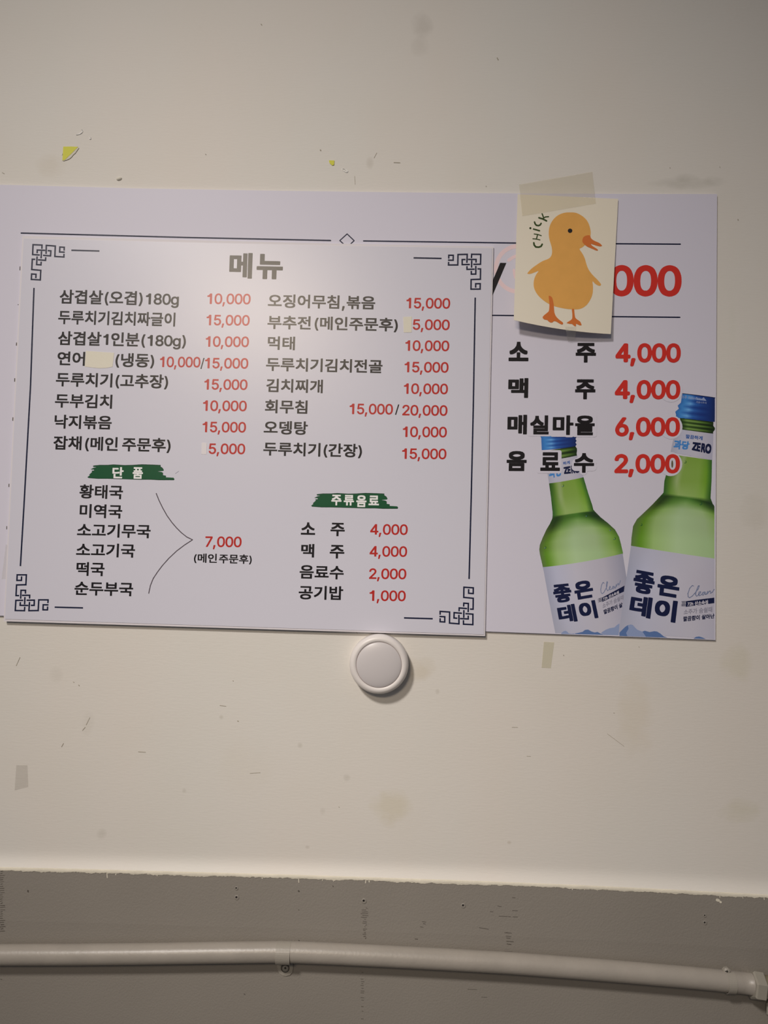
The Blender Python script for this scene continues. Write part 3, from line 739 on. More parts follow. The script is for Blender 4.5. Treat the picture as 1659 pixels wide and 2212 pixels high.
# hexagonal nut and the fitting that turns down at the right border
nut = thing('hexagonal_nut', P(1634, 2130, PY), 'grey painted hexagonal nut on the right end of the pipe', 'nut')
a0 = P(1622, 2126.5, PY)
a1 = P(1647, 2130.5, PY)
a0.y = a1.y = PY - 0.001
tube('nut_body', [a0, a0.lerp(a1, 0.12), a0.lerp(a1, 0.88), a1], [0.0150, 0.0170, 0.0170, 0.0150], M_NUT, nut, seg=6)
el = thing('elbow_fitting', P(1672, 2140, -GD2), 'yellowish elbow fitting turning down beyond the hexagonal nut', 'fitting')
q = [P(1645, 2130, PY), P(1668, 2132.5, PY), P(1686, 2138, PY), P(1696, 2154, PY), P(1697, 2185, PY), P(1697, 2260, PY), P(1697, 2500, PY)]
q.append(Vector((q[-1].x, PY, 0.0)))
for k in q:
    k.y = PY - 0.0005
tube('elbow_pipe', q, 0.0128, M_YPIPE, el, seg=24)
qa, qb = P(1697, 2164, PY), P(1697, 2196, PY)
qa.y = qb.y = PY - 0.0005
tube('lower_nut', [qa, qa.lerp(qb, 0.15), qa.lerp(qb, 0.85), qb], [0.0205, 0.0235, 0.0235, 0.0205], M_NUT, el, seg=6)

# ================================================================== BACK POSTER (drinks price board)
BD = 0.0034      # face depth of the rear board
FD = 0.0066      # face depth of the front menu board
rear_out = [(-150, 394.5), (0, 399), (300, 407), (600, 412), (830, 415), (1116, 417.8), (1350, 418.8), (1549, 419.2),
            (1547.4, 760), (1546.4, 1040), (1545.5, 1382.5), (1300, 1373.4), (1050, 1364), (700, 1350.5), (300, 1338.5), (0, 1330), (-150, 1325)]
rp = thing('drinks_price_board', P(700, 1350, 0), 'wide white price board behind the menu, printed with two green bottles and drink prices', 'sign')
poly('board_panel', rear_out, M_BACK, flat(-BD), rp, thick=0.0030)


def L(k, base=BD):
    return flat(-base - 0.00004 * k)


E5 = Z(1040, 380, 2.9625)
E6 = Z(1040, 700, 2.9625)
ribbon('rule_line', [([(46, 503.5), (400, 513), (714, 519.6)], 3.2)], 3, M_RNAVY, L(1), rp)
ribbon('rule_line', [([(785.5, 520.5), (1112, 525), (1469.5, 527.5)], 3.0)], 3, M_RNAVY, L(1), rp)
ribbon('rule_line', [([(900, 677.5), (1064, 681.2), (1468.5, 685.5)], 3.0)], 3, M_RNAVY, L(1), rp)
ribbon('diamond_ornament', [[(734, 519.7), (749.8, 505.3), (765, 519.9), (750, 534), (734, 519.7)]], 2.4, M_RNAVY, L(1), rp)
ring = [(1119.3 + 48 * math.cos(t * math.pi / 24), 580.8 + 49 * math.sin(t * math.pi / 24)) for t in range(49)]
ribbon('round_stamp', [(ring, 9), ([(1099, 562), (1108, 556), (1118, 552)], 7), ([(1110, 583), (1111, 592), (1113, 600)], 5)], 9, M_PINK, L(1), rp)
poly('slanted_stroke', [(1080.5, 567.7), (1094, 567.9), (1059, 650), (1045.5, 650)], M_RBLACK, L(2), rp)
text('000', 1316.5, 1472, 639.5, 66.5, M_DRED, L(2), rp, off=0.035, slope=0.004, kind='d', name='price_text')

# ---- printed bottles -------------------------------------------------
Z2 = Z(1150, 930, 7.9)
Z3 = Z(1150, 1190, 8.295)
Z4 = Z(1350, 1190, 7.9)
Z5 = Z(1410, 840, 11.06)
XR = 1543.2


def lerp(a, b, t):
    return [a[i] + (b[i] - a[i]) * t for i in range(len(a))]


def band(name, rows, surf, parent, nu=28, nv=6, curve=0.0, clipx=None):
    """printed picture patch: rows = [(left xy, right xy, [(u, rgb)...])...], colours blended between rows"""
    V, Cc, Fc = [], [], []
    R = []
    for i in range(len(rows) - 1):
        for k in range(nv):
            R.append((i, k / nv))
    R.append((len(rows) - 2, 1.0))

    def colr(st, u):
        for j in range(len(st) - 1):
            if u <= st[j + 1][0]:
                t = (u - st[j][0]) / max(1e-6, st[j + 1][0] - st[j][0])
                return lerp(st[j][1], st[j + 1][1], t)
        return st[-1][1]
    for (i, t) in R:
        a, b = lerp(rows[i][0], rows[i + 1][0], t), lerp(rows[i][1], rows[i + 1][1], t)
        for j in range(nu + 1):
            u = j / nu
            x, y = a[0] + (b[0] - a[0]) * u, a[1] + (b[1] - a[1]) * u + (curve if not isinstance(curve, list) else curve[i] + (curve[i + 1] - curve[i]) * t) * 4 * u * (1 - u)
            uu = u
            if clipx and x > clipx:
                x = clipx
            V.append(surf(x, y))
            c = lerp(colr(rows[i][2], uu), colr(rows[i + 1][2], uu), t)
            Cc.append(pc(*c))
    n = nu + 1
    for i in range(len(R) - 1):
        for j in range(nu):
            Fc.append([i * n + j, i * n + j + 1, (i + 1) * n + j + 1, (i + 1) * n + j])
    return mesh_obj(name, V, Fc, M_PRINT, parent, colors=Cc)


g_necktop = [(0, (42, 72, 32)), (.10, (66, 98, 38)), (.20, (118, 140, 66)), (.30, (140, 152, 104)), (.38, (116, 140, 60)), (.72, (116, 144, 58)), (.86, (98, 132, 46)), (1, (48, 84, 40))]
g_neckmid = [(0, (50, 86, 36)), (.12, (88, 118, 44)), (.26, (144, 158, 104)), (.36, (122, 146, 68)), (.72, (122, 148, 66)), (.88, (104, 140, 42)), (1, (50, 92, 40))]
g_neckbot = [(0, (48, 84, 38)), (.15, (104, 136, 56)), (.32, (140, 160, 92)), (.65, (134, 158, 84)), (.85, (124, 156, 66)), (1, (44, 78, 32))]
g_men = [(0, (44, 66, 32)), (.12, (40, 58, 30)), (.3, (66, 98, 40)), (.55, (72, 112, 44)), (.76, (44, 72, 30)), (.92, (36, 54, 34)), (1, (44, 60, 36))]
g_sh1 = [(0, (70, 84, 44)), (.1, (46, 62, 30)), (.28, (84, 118, 50)), (.5, (118, 148, 82)), (.7, (92, 126, 56)), (.88, (58, 82, 38)), (1, (56, 76, 40))]
g_sh2 = [(0, (80, 92, 52)), (.1, (80, 110, 36)), (.24, (132, 158, 88)), (.45, (150, 168, 122)), (.7, (148, 168, 112)), (.88, (104, 138, 52)), (1, (70, 92, 44))]
g_body = [(0, (82, 98, 56)), (.09, (88, 122, 36)), (.2, (138, 160, 96)), (.42, (158, 176, 130)), (.7, (150, 166, 120)), (.88, (124, 152, 76)), (.95, (98, 134, 46)), (1, (76, 106, 48))]
g_body2 = [(0, (88, 106, 62)), (.08, (92, 132, 36)), (.2, (146, 170, 102)), (.42, (164, 182, 134)), (.72, (152, 172, 122)), (.9, (136, 160, 86)), (1, (88, 122, 52))]
lab = [(0, (152, 149, 162)), (.15, (174, 169, 182)), (.4, (181, 172, 178)), (.75, (172, 162, 168)), (.92, (154, 147, 157)), (1, (144, 139, 150))]
lab2 = [(0, (158, 153, 162)), (.2, (172, 166, 176)), (.6, (178, 169, 174)), (1, (162, 155, 166))]
cdk, cmd, clt, chl = (26, 38, 84), (38, 66, 124), (58, 108, 166), (104, 156, 202)


def caprow(k):
    a = [(0, (52, 96, 152)), (.10, (60, 116, 172)), (.28, chl if k % 2 else (46, 88, 148)), (.42, (50, 92, 154) if k % 2 else (34, 62, 122)), (.62, cmd if k % 2 else (32, 50, 106)), (.85, (30, 48, 100)), (1, (28, 40, 80))]
    return a


def ringrow(k):
    return [(0, (34, 50, 24)), (.2, (122, 148, 76) if k % 2 else (40, 60, 26)), (.5, (112, 138, 66) if k % 2 else (28, 42, 20)), (.8, (72, 98, 42) if k % 2 else (20, 30, 16)), (1, (30, 42, 24))]


bl = bpy.data.objects.new('printed_bottle', None)
COL.objects.link(bl)
bl.parent = rp
bl['label'] = 'left printed green bottle leaning left with blue cap'
# glass
band('bottle_glass', [
    (Z2(285, 903), Z2(873, 797), g_necktop), (Z2(318, 1150), Z2(950, 1060), g_neckmid), (Z2(345, 1400), Z2(1022, 1275), g_neckbot), (Z2(345, 1450), Z2(1040, 1350), g_neckbot),
    (Z2(340, 1500), Z2(1080, 1395), g_men), (Z2(300, 1590), Z2(1165, 1480), g_men), (Z2(240, 1690), Z2(1290, 1580), g_sh1), (Z2(175, 1830), Z2(1410, 1690), g_sh2), (Z2(128, 1950), Z2(1478, 1810), g_body),
    (Z2(118, 2030), Z2(1510, 1930), g_body), (Z3(135, 60), Z2(1545, 2080), g_body2), (Z3(200, 345), Z3(1622, 110), g_body2)], L(1), bl, nv=5, curve=[1, 1, 1, 1, -3, -9, -13, -11, -7, -4, 0, 2])
# screw cap and glass ring
rows = []
for k in range(9):
    t = k / 8
    a = lerp(Z2(130 if k < 2 else 148, 60), Z2(160, 335), t)
    b = lerp(Z2(735 + (18 if k % 2 else 0), 20), Z2(735 + (22 if k % 2 else 0), 268), t)
    rows.append((a, b, caprow(k)))
band('bottle_cap', rows, L(1), bl, nv=2, curve=1.2)
rows = []
for k in range(5):
    t = k / 4
    rows.append((lerp(Z2(250, 345), Z2(265, 520), t), lerp(Z2(735 + (26 if k in (1, 2) else 0), 268), Z2(762, 432), t), ringrow(k)))
band('bottle_ring', rows, L(1), bl, nv=3)
band('neck_label', [(Z2(225, 535), Z2(765, 428), lab2), (Z2(285, 903), Z2(873, 797), lab2)], L(2), bl)
band('body_label', [(Z3(190, 292), Z3(1617, 48), lab), (Z3(300, 900), Z3(1700, 560), lab), (Z3(411, 1476), Z3(1800, 1512), lab2)], L(2), bl, curve=[3.2, 2, 0])
# droplets
for (x, y, r) in [(517, 940, 2.3), (918, 1450, 2.2), (1397, 1840, 2.6), (215, 1995, 2.2), (1325, 1700, 1.3)]:
    c = Z2(x, y)
    arc = [(c[0] + r * math.cos(math.radians(a)), c[1] + r * math.sin(math.radians(a))) for a in range(-60, 121, 30)]
    ribbon('water_drop', [arc], 1.0, M_GREEN, L(2), bl)
    ribbon('water_drop', [[(c[0] + .2, c[1] + r * .5), (c[0] - .2, c[1] + r * .7)]], 1.2, M_MTN2, L(2.5), bl)

text_quad('하게', [Z2(520, 535), Z2(638, 513), Z2(642, 570), Z2(525, 592)], M_MBLUE, L(3), bl, off=0.035)
text_quad('과당', [Z2(268, 620), Z2(495, 580), Z2(505, 770), Z2(290, 822)], M_LBLUE, L(3), bl, off=0.05)
text_quad('ZERO', [Z2(528, 625), Z2(795, 575), Z2(812, 722), Z2(540, 745)], M_LNAVY, L(3), bl, off=0.06)
BIG = 0.047
text_quad('좋', [Z3(352, 612), Z3(672, 578), Z3(730, 900), Z3(402, 945)], M_LNAVY, L(3), bl, off=0.037)
text_quad('은', [Z3(725, 565), Z3(1055, 510), Z3(1112, 828), Z3(778, 885)], M_LNAVY, L(3), bl, off=BIG)
text_quad('데', [Z3(432, 990), Z3(752, 945), Z3(815, 1262), Z3(488, 1300)], M_LNAVY, L(3), bl, off=BIG)
text_quad('이', [Z3(808, 925), Z3(1120, 878), Z3(1187, 1200), Z3(872, 1250)], M_LNAVY, L(3), bl, off=BIG)


def script(zf, pts_lists, parent, wd):
    ribbon('script_lettering', [[zf(*p) for p in pl] for pl in pts_lists], wd, M_SCRIPT, L(3), parent)


script(Z3, [[(1285, 580), (1268, 562), (1240, 610), (1225, 690), (1230, 745), (1250, 768), (1278, 748), (1305, 700), (1335, 640), (1348, 560), (1338, 548), (1325, 600), (1328, 680), (1348, 715), (1375, 690), (1400, 650),
             (1390, 632), (1376, 665), (1390, 698), (1415, 690), (1440, 650), (1462, 632), (1440, 640), (1430, 672), (1446, 682), (1470, 640), (1472, 668), (1488, 668), (1505, 600), (1500, 645), (1530, 590), (1542, 580), (1545, 615), (1562, 590), (1578, 532)]], bl, 1.5)
poly('label_bar', [Z3(1248, 838), Z3(1652, 622), Z3(1640, 728), Z3(1252, 915)], M_LNAVY, L(3), bl)
ribbon('label_bar_ticks', [[Z3(1175, 868), Z3(1250, 840)], [Z3(1178, 892), Z3(1250, 864)], [Z3(1182, 916), Z3(1250, 890)], [Z3(1200, 845), Z3(1210, 915)], [Z3(1225, 838), Z3(1235, 912)]], 0.9, M_LNAVY, L(3), bl)
text_quad('72h 산소숙성', [Z3(1262, 838), Z3(1545, 710), Z3(1555, 765), Z3(1268, 900)], M_HALO, L(4), bl, off=0.03)
text_quad('소주가 숨쉴때', [Z3(1252, 945), Z3(1630, 785), Z3(1632, 868), Z3(1262, 1035)], M_LGREY, L(3), bl, off=0.02)
text_quad('깔끔함이 살', [Z3(1268, 1060), Z3(1612, 920), Z3(1618, 1005), Z3(1285, 1142)], M_LNAVY, L(3), bl, off=0.04)
poly('mountain_print', [Z3(*q) for q in [(515, 1475), (555, 1442), (595, 1430), (630, 1452), (652, 1478), (700, 1486), (740, 1478), (762, 1492), (520, 1489)]], M_MTN2, L(3), bl)
poly('mountain_print', [Z3(*q) for q in [(762, 1480), (830, 1466), (900, 1450), (945, 1415), (1000, 1410), (1060, 1445), (1120, 1462), (1165, 1450), (1220, 1480), (1285, 1505), (762, 1490)]], M_MTN, L(3), bl)
poly('mountain_print', [Z3(*q) for q in [(1228, 1470), (1270, 1440), (1320, 1410), (1385, 1385), (1470, 1370), (1520, 1325), (1562, 1300), (1545, 1512), (1285, 1505)]], M_MTN2, L(3.3), bl)

br = bpy.data.objects.new('printed_bottle', None)
COL.objects.link(br)
br.parent = rp
br['label'] = 'right printed green bottle, larger, cut off by the board edge'
Z7 = Z(1040, 1000, 2.9625)
band('bottle_glass', [
    (Z5(480, 1570), Z5(1416, 1702), g_necktop), (Z5(340, 1980), Z5(1410, 1980), g_neckmid), (Z5(278, 2200), Z5(1405, 2200), g_neckmid), (Z7(1165, 190), Z7(1466, 225), g_neckbot),
    (Z7(1145, 212), Z7(1480, 262), g_men), (Z7(1092, 268), Z7(1520, 310), g_sh1), (Z7(1040, 318), Z7(1570, 360), g_sh2), (Z7(995, 360), Z7(1610, 410), g_body), (Z7(970, 405), Z7(1635, 460), g_body),
    (Z7(960, 480), Z7(1650, 540), g_body2), (Z7(956, 548), Z7(1660, 648), g_body2)], L(4), br, nv=6, nu=44, clipx=XR, curve=[0, 0, 1, 1, -4, -11, -14, -12, -8, -4, 0])
rows = []
wig = [0, -3, 0, -2, -6, -4, -9, -8, -5]
for k in range(9):
    t = k / 8
    a = lerp(Z5(712, 112), Z5(600, 690), t)
    a[0] += wig[k] * 0.9 + (2 if k % 2 else 0)
    rows.append((a, lerp(Z5(1490, 212), Z5(1482, 790), t), caprow(k)))
band('bottle_cap', rows, L(4), br, nv=2, clipx=XR + 1)
ribbon('cap_rim', [[Z5(712, 112), Z5(1100, 158), Z5(1488, 212)]], 1.4, M_LNAVY, L(5), br)
text_quad('소주 360ml', [Z5(690, 150), Z5(1050, 195), Z5(1035, 268), Z5(685, 228)], M_MTN2, L(5), br, off=0.02)
poly('cap_skyline', [Z5(*q) for q in [(1040, 195), (1062, 198), (1066, 235), (1085, 205), (1095, 240), (1118, 208), (1128, 245), (1150, 215), (1160, 245), (1218, 200), (1285, 288), (1045, 262)]], M_MTN2, L(5), br)
text_quad('개봉시주의', [Z5(1035, 290), Z5(1285, 312), Z5(1280, 362), Z5(1030, 340)], M_MTN2, L(5), br, off=0.01)
rows = []
for k in range(7):
    t = k / 6
    rows.append((lerp(Z5(650, 692), Z5(690, 978), t), lerp(Z5(1450, 790), Z5(1442, 1072), t), ringrow(k)))
rows[3] = (rows[3][0], [rows[3][1][0] + 3.5, rows[3][1][1]], rows[3][2])
rows[4] = (rows[4][0], [rows[4][1][0] + 3.5, rows[4][1][1]], rows[4][2])
band('bottle_ring', rows, L(4), br, nv=3)
band('neck_label', [(Z5(560, 955), Z5(1446, 1072), lab2), (Z5(490, 1205), Z5(1440, 1320), lab2), (Z5(425, 1510), Z5(1420, 1700), lab2)], L(4.5), br)
band('body_label', [(Z7(957, 530), Z7(1640, 632), lab2), (Z7(934, 690), Z7(1650, 790), lab), (Z7(880, 1082), Z7(1650, 1136), lab2)], L(4.5), br, nu=44, curve=1.0, clipx=XR)
for (zf, x, y, r) in [(Z5, 770, 1745, 2.6), (Z7, 1402, 260, 2.8), (Z7, 1022, 395, 2.2)]:
    c = zf(x, y)
    arc = [(c[0] + r * math.cos(math.radians(a)), c[1] + r * math.sin(math.radians(a))) for a in range(-60, 121, 30)]
    ribbon('water_drop', [arc], 1.1, M_GREEN, L(5), br)
text_quad('깔끔하게', [Z5(790, 1085), Z5(1198, 1132), Z5(1187, 1230), Z5(783, 1182)], M_MBLUE, L(5), br, off=0.035)
text_quad('과당', [Z5(515, 1205), Z5(888, 1258), Z5(862, 1452), Z5(488, 1445)], M_LBLUE, L(5), br, off=0.05)
text_quad('ZERO', [Z5(955, 1265), Z5(1412, 1320), Z5(1388, 1565), Z5(928, 1465)], M_LNAVY, L(5), br, off=0.06)
text_quad('좋', [Z4(168, 315), Z4(520, 380), Z4(488, 765), Z4(120, 700)], M_LNAVY, L(5), br, off=0.037)
text_quad('은', [Z4(575, 395), Z4(948, 455), Z4(912, 812), Z4(540, 750)], M_LNAVY, L(5), br, off=BIG)
text_quad('데', [Z4(112, 742), Z4(478, 802), Z4(432, 1162), Z4(60, 1080)], M_LNAVY, L(5), br, off=BIG)
text_quad('이', [Z4(528, 805), Z4(905, 858), Z4(860, 1232), Z4(485, 1165)], M_LNAVY, L(5), br, off=BIG)
ribbon('script_lettering', [[Z4(*p) for p in [(1170, 600), (1150, 590), (1105, 640), (1075, 730), (1080, 785), (1105, 800), (1150, 770), (1195, 720), (1250, 650), (1270, 595), (1250, 600), (1215, 690), (1205, 750), (1225, 775), (1262, 745),
        (1292, 712), (1290, 695), (1265, 705), (1252, 745), (1272, 765), (1310, 745), (1345, 705), (1362, 700), (1330, 708), (1312, 745), (1335, 755), (1370, 705), (1368, 745), (1390, 740), (1412, 690), (1405, 735), (1440, 688), (1458, 685), (1462, 725), (1490, 705), (1522, 658)]]], 1.8, M_SCRIPT, L(5), br)
poly('label_bar', [Z4(1040, 858), Z4(1525, 797), Z4(1525, 892), Z4(1035, 955)], M_LNAVY, L(5), br)
ribbon('label_bar_ticks', [[Z4(965, 868), Z4(1040, 860)], [Z4(968, 890), Z4(1040, 884)], [Z4(962, 914), Z4(1040, 910)], [Z4(960, 938), Z4(1040, 934)], [Z4(990, 860), Z4(985, 945)], [Z4(1012, 858), Z4(1008, 948)]], 1.0, M_LNAVY, L(5), br)
text_quad('72h 산소숙성', [Z4(1068, 872), Z4(1415, 835), Z4(1420, 912), Z4(1065, 945)], M_HALO, L(6), br, off=0.03)
text_quad('소주가 숨쉴때', [Z4(1005, 1000), Z4(1490, 950), Z4(1490, 1045), Z4(1000, 1090)], M_LGREY, L(5), br, off=0.02)
text_quad('깔끔함이 살아난', [Z4(995, 1120), Z4(1528, 1068), Z4(1528, 1150), Z4(990, 1208)], M_LNAVY, L(5), br, off=0.04)
poly('mountain_print', [Z4(*q) for q in [(-95, 1395), (-60, 1360), (0, 1300), (50, 1266), (100, 1256), (135, 1264), (165, 1300), (210, 1345), (300, 1380), (370, 1469), (-95, 1450)]], M_MTN2, L(5), br)
poly('mountain_print', [Z4(*q) for q in [(-95, 1395), (-60, 1360), (0, 1300), (50, 1266), (60, 1330), (20, 1400), (40, 1455), (-95, 1450)]], M_MTN, L(5.3), br)
poly('mountain_print', [Z4(*q) for q in [(298, 1376), (340, 1362), (420, 1385), (500, 1370), (545, 1375), (600, 1408), (660, 1458), (725, 1480), (360, 1468)]], M_MTN, L(5.3), br)
poly('mountain_print', [Z4(*q) for q in [(1172, 1496), (1210, 1468), (1265, 1460), (1330, 1480), (1375, 1503)]], M_MTN, L(5.3), br)

# ---- lettering of the rear board (with white outlines where it crosses the bottles)


def big(sx, x0, x1, yt, yb, halo=False):
    sl = 0.004
    text(sx, x0, x1, yb, yb - yt, M_RBLACK, L(8), rp, off=0.040, slope=sl, kind='b', name='drink_text')
    if halo:
        g = 4.6
        text(sx, x0 - g, x1 + g, yb + g, yb - yt + 2 * g, M_HALO, L(7), rp, off=0.16, slope=sl, kind='b', name='white_outline')


def bigd(sx, x0, x1, yb, halo=None):
    text(sx, x0, x1, yb, 41, M_DRED, L(8), rp, off=0.038, slope=0.003, kind='d', name='price_text')


big('소', 1098.4, 1141.3, 738.1, 780)
big('주', 1243.2, 1287.1, 740.6, 783)
big('맥', 1097.4, 1140.6, 816.5, 859.3)
big('주', 1241.9, 1285.7, 819.3, 862.4)
big('매', 1095.7, 1137.9, 895.8, 938)
big('실', 1144.6, 1185.1, 897, 938.5)
big('마', 1193.6, 1238.5, 897, 939.7)
big('을', 1241.9, 1284.4, 897.5, 940.3)
big('음', 1094, 1137.2, 974.1, 1017.3)
big('료', 1166.9, 1209.5, 976.8, 1017.3)
big('수', 1239.2, 1283, 978.5, 1021.4)
bigd('4,000', 1329.3, 1470.4, 782.5)
bigd('4,000', 1327.9, 1469.4, 862)
bigd('6,000', 1328.6, 1468.7, 942.2)
bigd('2,000', 1327, 1468.7, 1022)
# white outlines drawn as rounded blobs behind the letters that touch a bottle


def rrect(x0, y0, x1, y1, r=4):
    out = []
    for (cx, cy, a) in ((x1 - r, y0 + r, -90), (x1 - r, y1 - r, 0), (x0 + r, y1 - r, 90), (x0 + r, y0 + r, 180)):
        for k in range(5):
            t = math.radians(a + k * 22.5)
            out.append((cx + r * math.cos(t), cy + r * math.sin(t)))
    return out


def ell(cx, cy, rx, ry, n=28):
    return [(cx + rx * math.cos(2 * math.pi * k / n), cy + ry * math.sin(2 * math.pi * k / n)) for k in range(n)]


for nm, pts in (('실', rrect(1140, 893, 1190.5, 942.5)), ('마', rrect(1189, 893, 1229, 943.5)), ('마', rrect(1220, 893, 1238.8, 944.5)), ('을', rrect(1237, 893, 1289, 944)),
                ('료', rrect(1160, 972.5, 1213, 1022.5))):
    HL = globals().get('HL', 6.0) + 0.12
    poly('white_outline', pts, M_HALO, L(HL), rp)
ribbon('white_outline', [[(1244, 1000), (1252, 996), (1261, 985), (1262, 978)], [(1262, 988), (1270, 995), (1280, 1000)], [(1243, 1009), (1281, 1009)], [(1260.5, 1009), (1260.5, 1018)]], 17, M_HALO, L(7), rp)
poly('white_outline', ell(1449.5, 843, 25, 26), M_HALO, L(7), rp)
poly('white_outline', ell(1449.3, 922.5, 25, 26), M_HALO, L(7), rp)
poly('white_outline', ell(1448.8, 1002.5, 25, 26), M_HALO, L(7), rp)
poly('green_sliver', ell(1452.2, 1002.5, 2.2, 8.2, 12), mat('ink_olive', pc(92, 82, 62), **GLR), L(7.6), rp)

# ================================================================== FRONT MENU BOARD
mb = thing('menu_board', P(530, 1350, 0), 'large white menu board with black and red lettering and knotwork corners, in front', 'sign')
back_out = [(48.3, 509.3), (400, 518.2), (727, 526), (1066, 532.6), (1056.5, 950), (1047.8, 1374), (540, 1358.2), (8, 1342), (27.6, 930)]
face_out = [(51, 515.2), (400, 523.8), (727, 530.8), (1063, 536.2), (1054, 950), (1045.2, 1370.5), (540, 1354.2), (10.8, 1337.2), (30, 930)]
poly('board_panel', back_out, M_EDGE, flat(-FD + 0.0005), mb, thick=0.0024)
poly('printed_face', face_out, M_BOARD, flat(-FD), mb, thick=0.0004)


def K(k):
    return flat(-FD - 0.00005 * k)


# knotwork corners
OR = [[(440, 320), (440, 248), (270, 248), (268, 434), (404, 437)],
      [(353, 405), (353, 345), (505, 345)],
      [(522, 412), (522, 250), (693, 256), (690, 452), (862, 455), (862, 395)],
      [(862, 335), (864, 272), (780, 271), (778, 364), (876, 364)],
      [(550, 348), (612, 350), (608, 445), (465, 440)],
      [(434, 362), (431, 500)],
      [(518, 472), (516, 533), (372, 528)],
      [(354, 465), (349, 620), (432, 622), (435, 560)],
      [(322, 522), (264, 522), (260, 716), (432, 724), (428, 905), (258, 902), (260, 800), (344, 802), (342, 876)]]


def corner(outer, xe, ye):
    outer, xe, ye = np.array(outer), np.array(xe), np.array(ye)
    paths = []
    for pth in OR:
        q = []
        for (x, y) in pth:
            u, v = (x - 256) / 622.0, (y - 235) / 685.0
            q.append(tuple(outer + (xe - outer) * u + (ye - outer) * v))
        paths.append(q)
    ribbon('corner_knot', paths, 3.25, M_NAVY, K(1), mb, rounded=False)


corner((69.8, 527), (140.6, 530.0), (67.4, 605.6))
corner((1040.2, 548.0), (967.9, 547.2), (1037.3, 626.6))
corner((1023.1, 1351.0), (949.0, 1347.4), (1022.6, 1267.6))
corner((31.2, 1320.3), (103.9, 1321.8), (37.0, 1239.6))
for pth in ([(154.1, 540.6), (214.7, 542.2)], [(893.3, 557.1), (953.9, 558.3)], [(872.7, 1334.8), (934.8, 1336.6)], [(118.1, 1311.6), (179.4, 1313.2)],
            [(73.4, 621.8), (66, 832), (59.3, 955), (51.9, 1090), (44.1, 1223)], [(1026.6, 642.8), (1022.4, 880), (1018, 1070), (1013.3, 1250.8)]):
    ribbon('border_line', [pth], 3.3, M_NAVY, K(1), mb, rounded=False)

text('메', 494.5, 544, 601, 55.5, M_BLACK, K(1), mb, off=0.038, kind='b', name='title_text')
text('뉴', 553.5, 610.3, 602.6, 54.5, M_BLACK, K(1), mb, off=0.038, kind='b', name='title_text')

T = [  # text, x0, x1, bottom at left, height
    ('삼겹살(오겹)180g', 128.3, 385.8, 656, 30.8), ('두루치기김치짜글이', 125.2, 378, 700.2, 30.4), ('삼겹살1', 124.9, 233.5, 745.5, 30.6), ('인분(180g)', 239.5, 401, 748, 30.6),
    ('연어', 123.5, 183, 789.2, 30.4), ('(냉동)', 248.8, 332.5, 792.6, 30.6), ('두루치기(고추장)', 120.2, 362.5, 834.6, 30.6), ('두부김치', 118.1, 241.7, 880.4, 30.4),
    ('낙지볶음', 117.1, 240.7, 925.6, 30.2), ('잡채', 114.8, 175.5, 971.4, 30.4), ('(메인', 183.3, 253.8, 973.2, 30.4), ('주문후)', 263.3, 368, 975.0, 30.4),
    ('오징어무침', 578.4, 732.7, 664.2, 29.4), ('볶음', 748.3, 810.2, 667.6, 29.2), ('부추전', 577.4, 670.9, 710.6, 29.4), ('(메인주문후)', 679.3, 859, 712.6, 29.4),
    ('먹태', 578, 636.7, 755.4, 29.4), ('두루치기김치전골', 574.2, 825.8, 801.2, 29.4), ('김치찌개', 574.8, 696.9, 847, 29.4), ('회무침', 571.9, 663.7, 892.4, 29.4),
    ('오뎅탕', 569.3, 664.3, 937.8, 29.4), ('두루치기(간장)', 568.3, 781.5, 984, 29.6),
    ('황태국', 171.1, 265, 1076.6, 30.2), ('미역국', 171.5, 263.3, 1118.4, 30.0), ('소고기무국', 166, 324.7, 1159.6, 29.8), ('소고기국', 164, 291, 1202.2, 29.8),
    ('떡국', 164.4, 225.1, 1243.6, 30.0), ('순두부국', 160.3, 286.9, 1285.6, 30.2), ('(메인', 418.6, 468.2, 1215.4, 20.2), ('주문후)', 472.6, 543.5, 1216.9, 20.2),
    ('음료수', 646.8, 742.1, 1250.0, 30.2), ('공기밥', 644.8, 740.8, 1294.6, 30.2)]
for (sx, x0, x1, yb, h) in T:
    text(sx, x0, x1, yb, h, M_BLACK, K(1), mb, off=0.024, slope=0.0215)
for (sx, x0, x1, yt, yb) in [('소', 649.7, 680.6, 1128, 1155), ('주', 713.5, 744.4, 1129, 1158), ('맥', 650, 678.3, 1174.6, 1203.9), ('주', 711.9, 743.4, 1176.9, 1206.2), (',', 738, 744.6, 661, 671.5)]:
    text(sx, x0, x1, yb, yb - yt, M_BLACK, K(1), mb, off=0.027, slope=0.02, kind='b')
D = [('10,000', 447.3, 541.1, 656.6), ('15,000', 445.6, 539, 702.6), ('10,000', 443.9, 537.4, 749), ('10,000', 345, 432.6, 793), ('15,000', 442.4, 536, 795.6), ('15,000', 440.8, 534.3, 841.6), ('10,000', 438, 532.7, 887.6),
     ('15,000', 437, 531, 933.6), ('5,000', 450.6, 529.3, 980.6),
     ('15,000', 877.5, 972.3, 666), ('5,000', 891.5, 971.3, 712.5), ('10,000', 875.3, 970.3, 757.8), ('15,000', 873.6, 968.7, 804.2), ('10,000', 872, 967.4, 850.8), ('15,000', 754.8, 848.6, 894.6), ('20,000', 868.8, 966.4, 897.4),
     ('10,000', 869.7, 965.1, 944), ('15,000', 868.1, 964.1, 991.2),
     ('7,000', 442.9, 521.5, 1181.4), ('4,000', 799.4, 880.5, 1154.8), ('4,000', 798.1, 879.2, 1202.2), ('2,000', 797.1, 877.5, 1250.6), ('1,000', 797.8, 876.2, 1298)]
for (sx, x0, x1, yb) in D:
    o = text(sx, x0, x1, yb, 22.8, M_RED, K(1), mb, off=0.020, slope=0.010, kind='d', name='price_text')
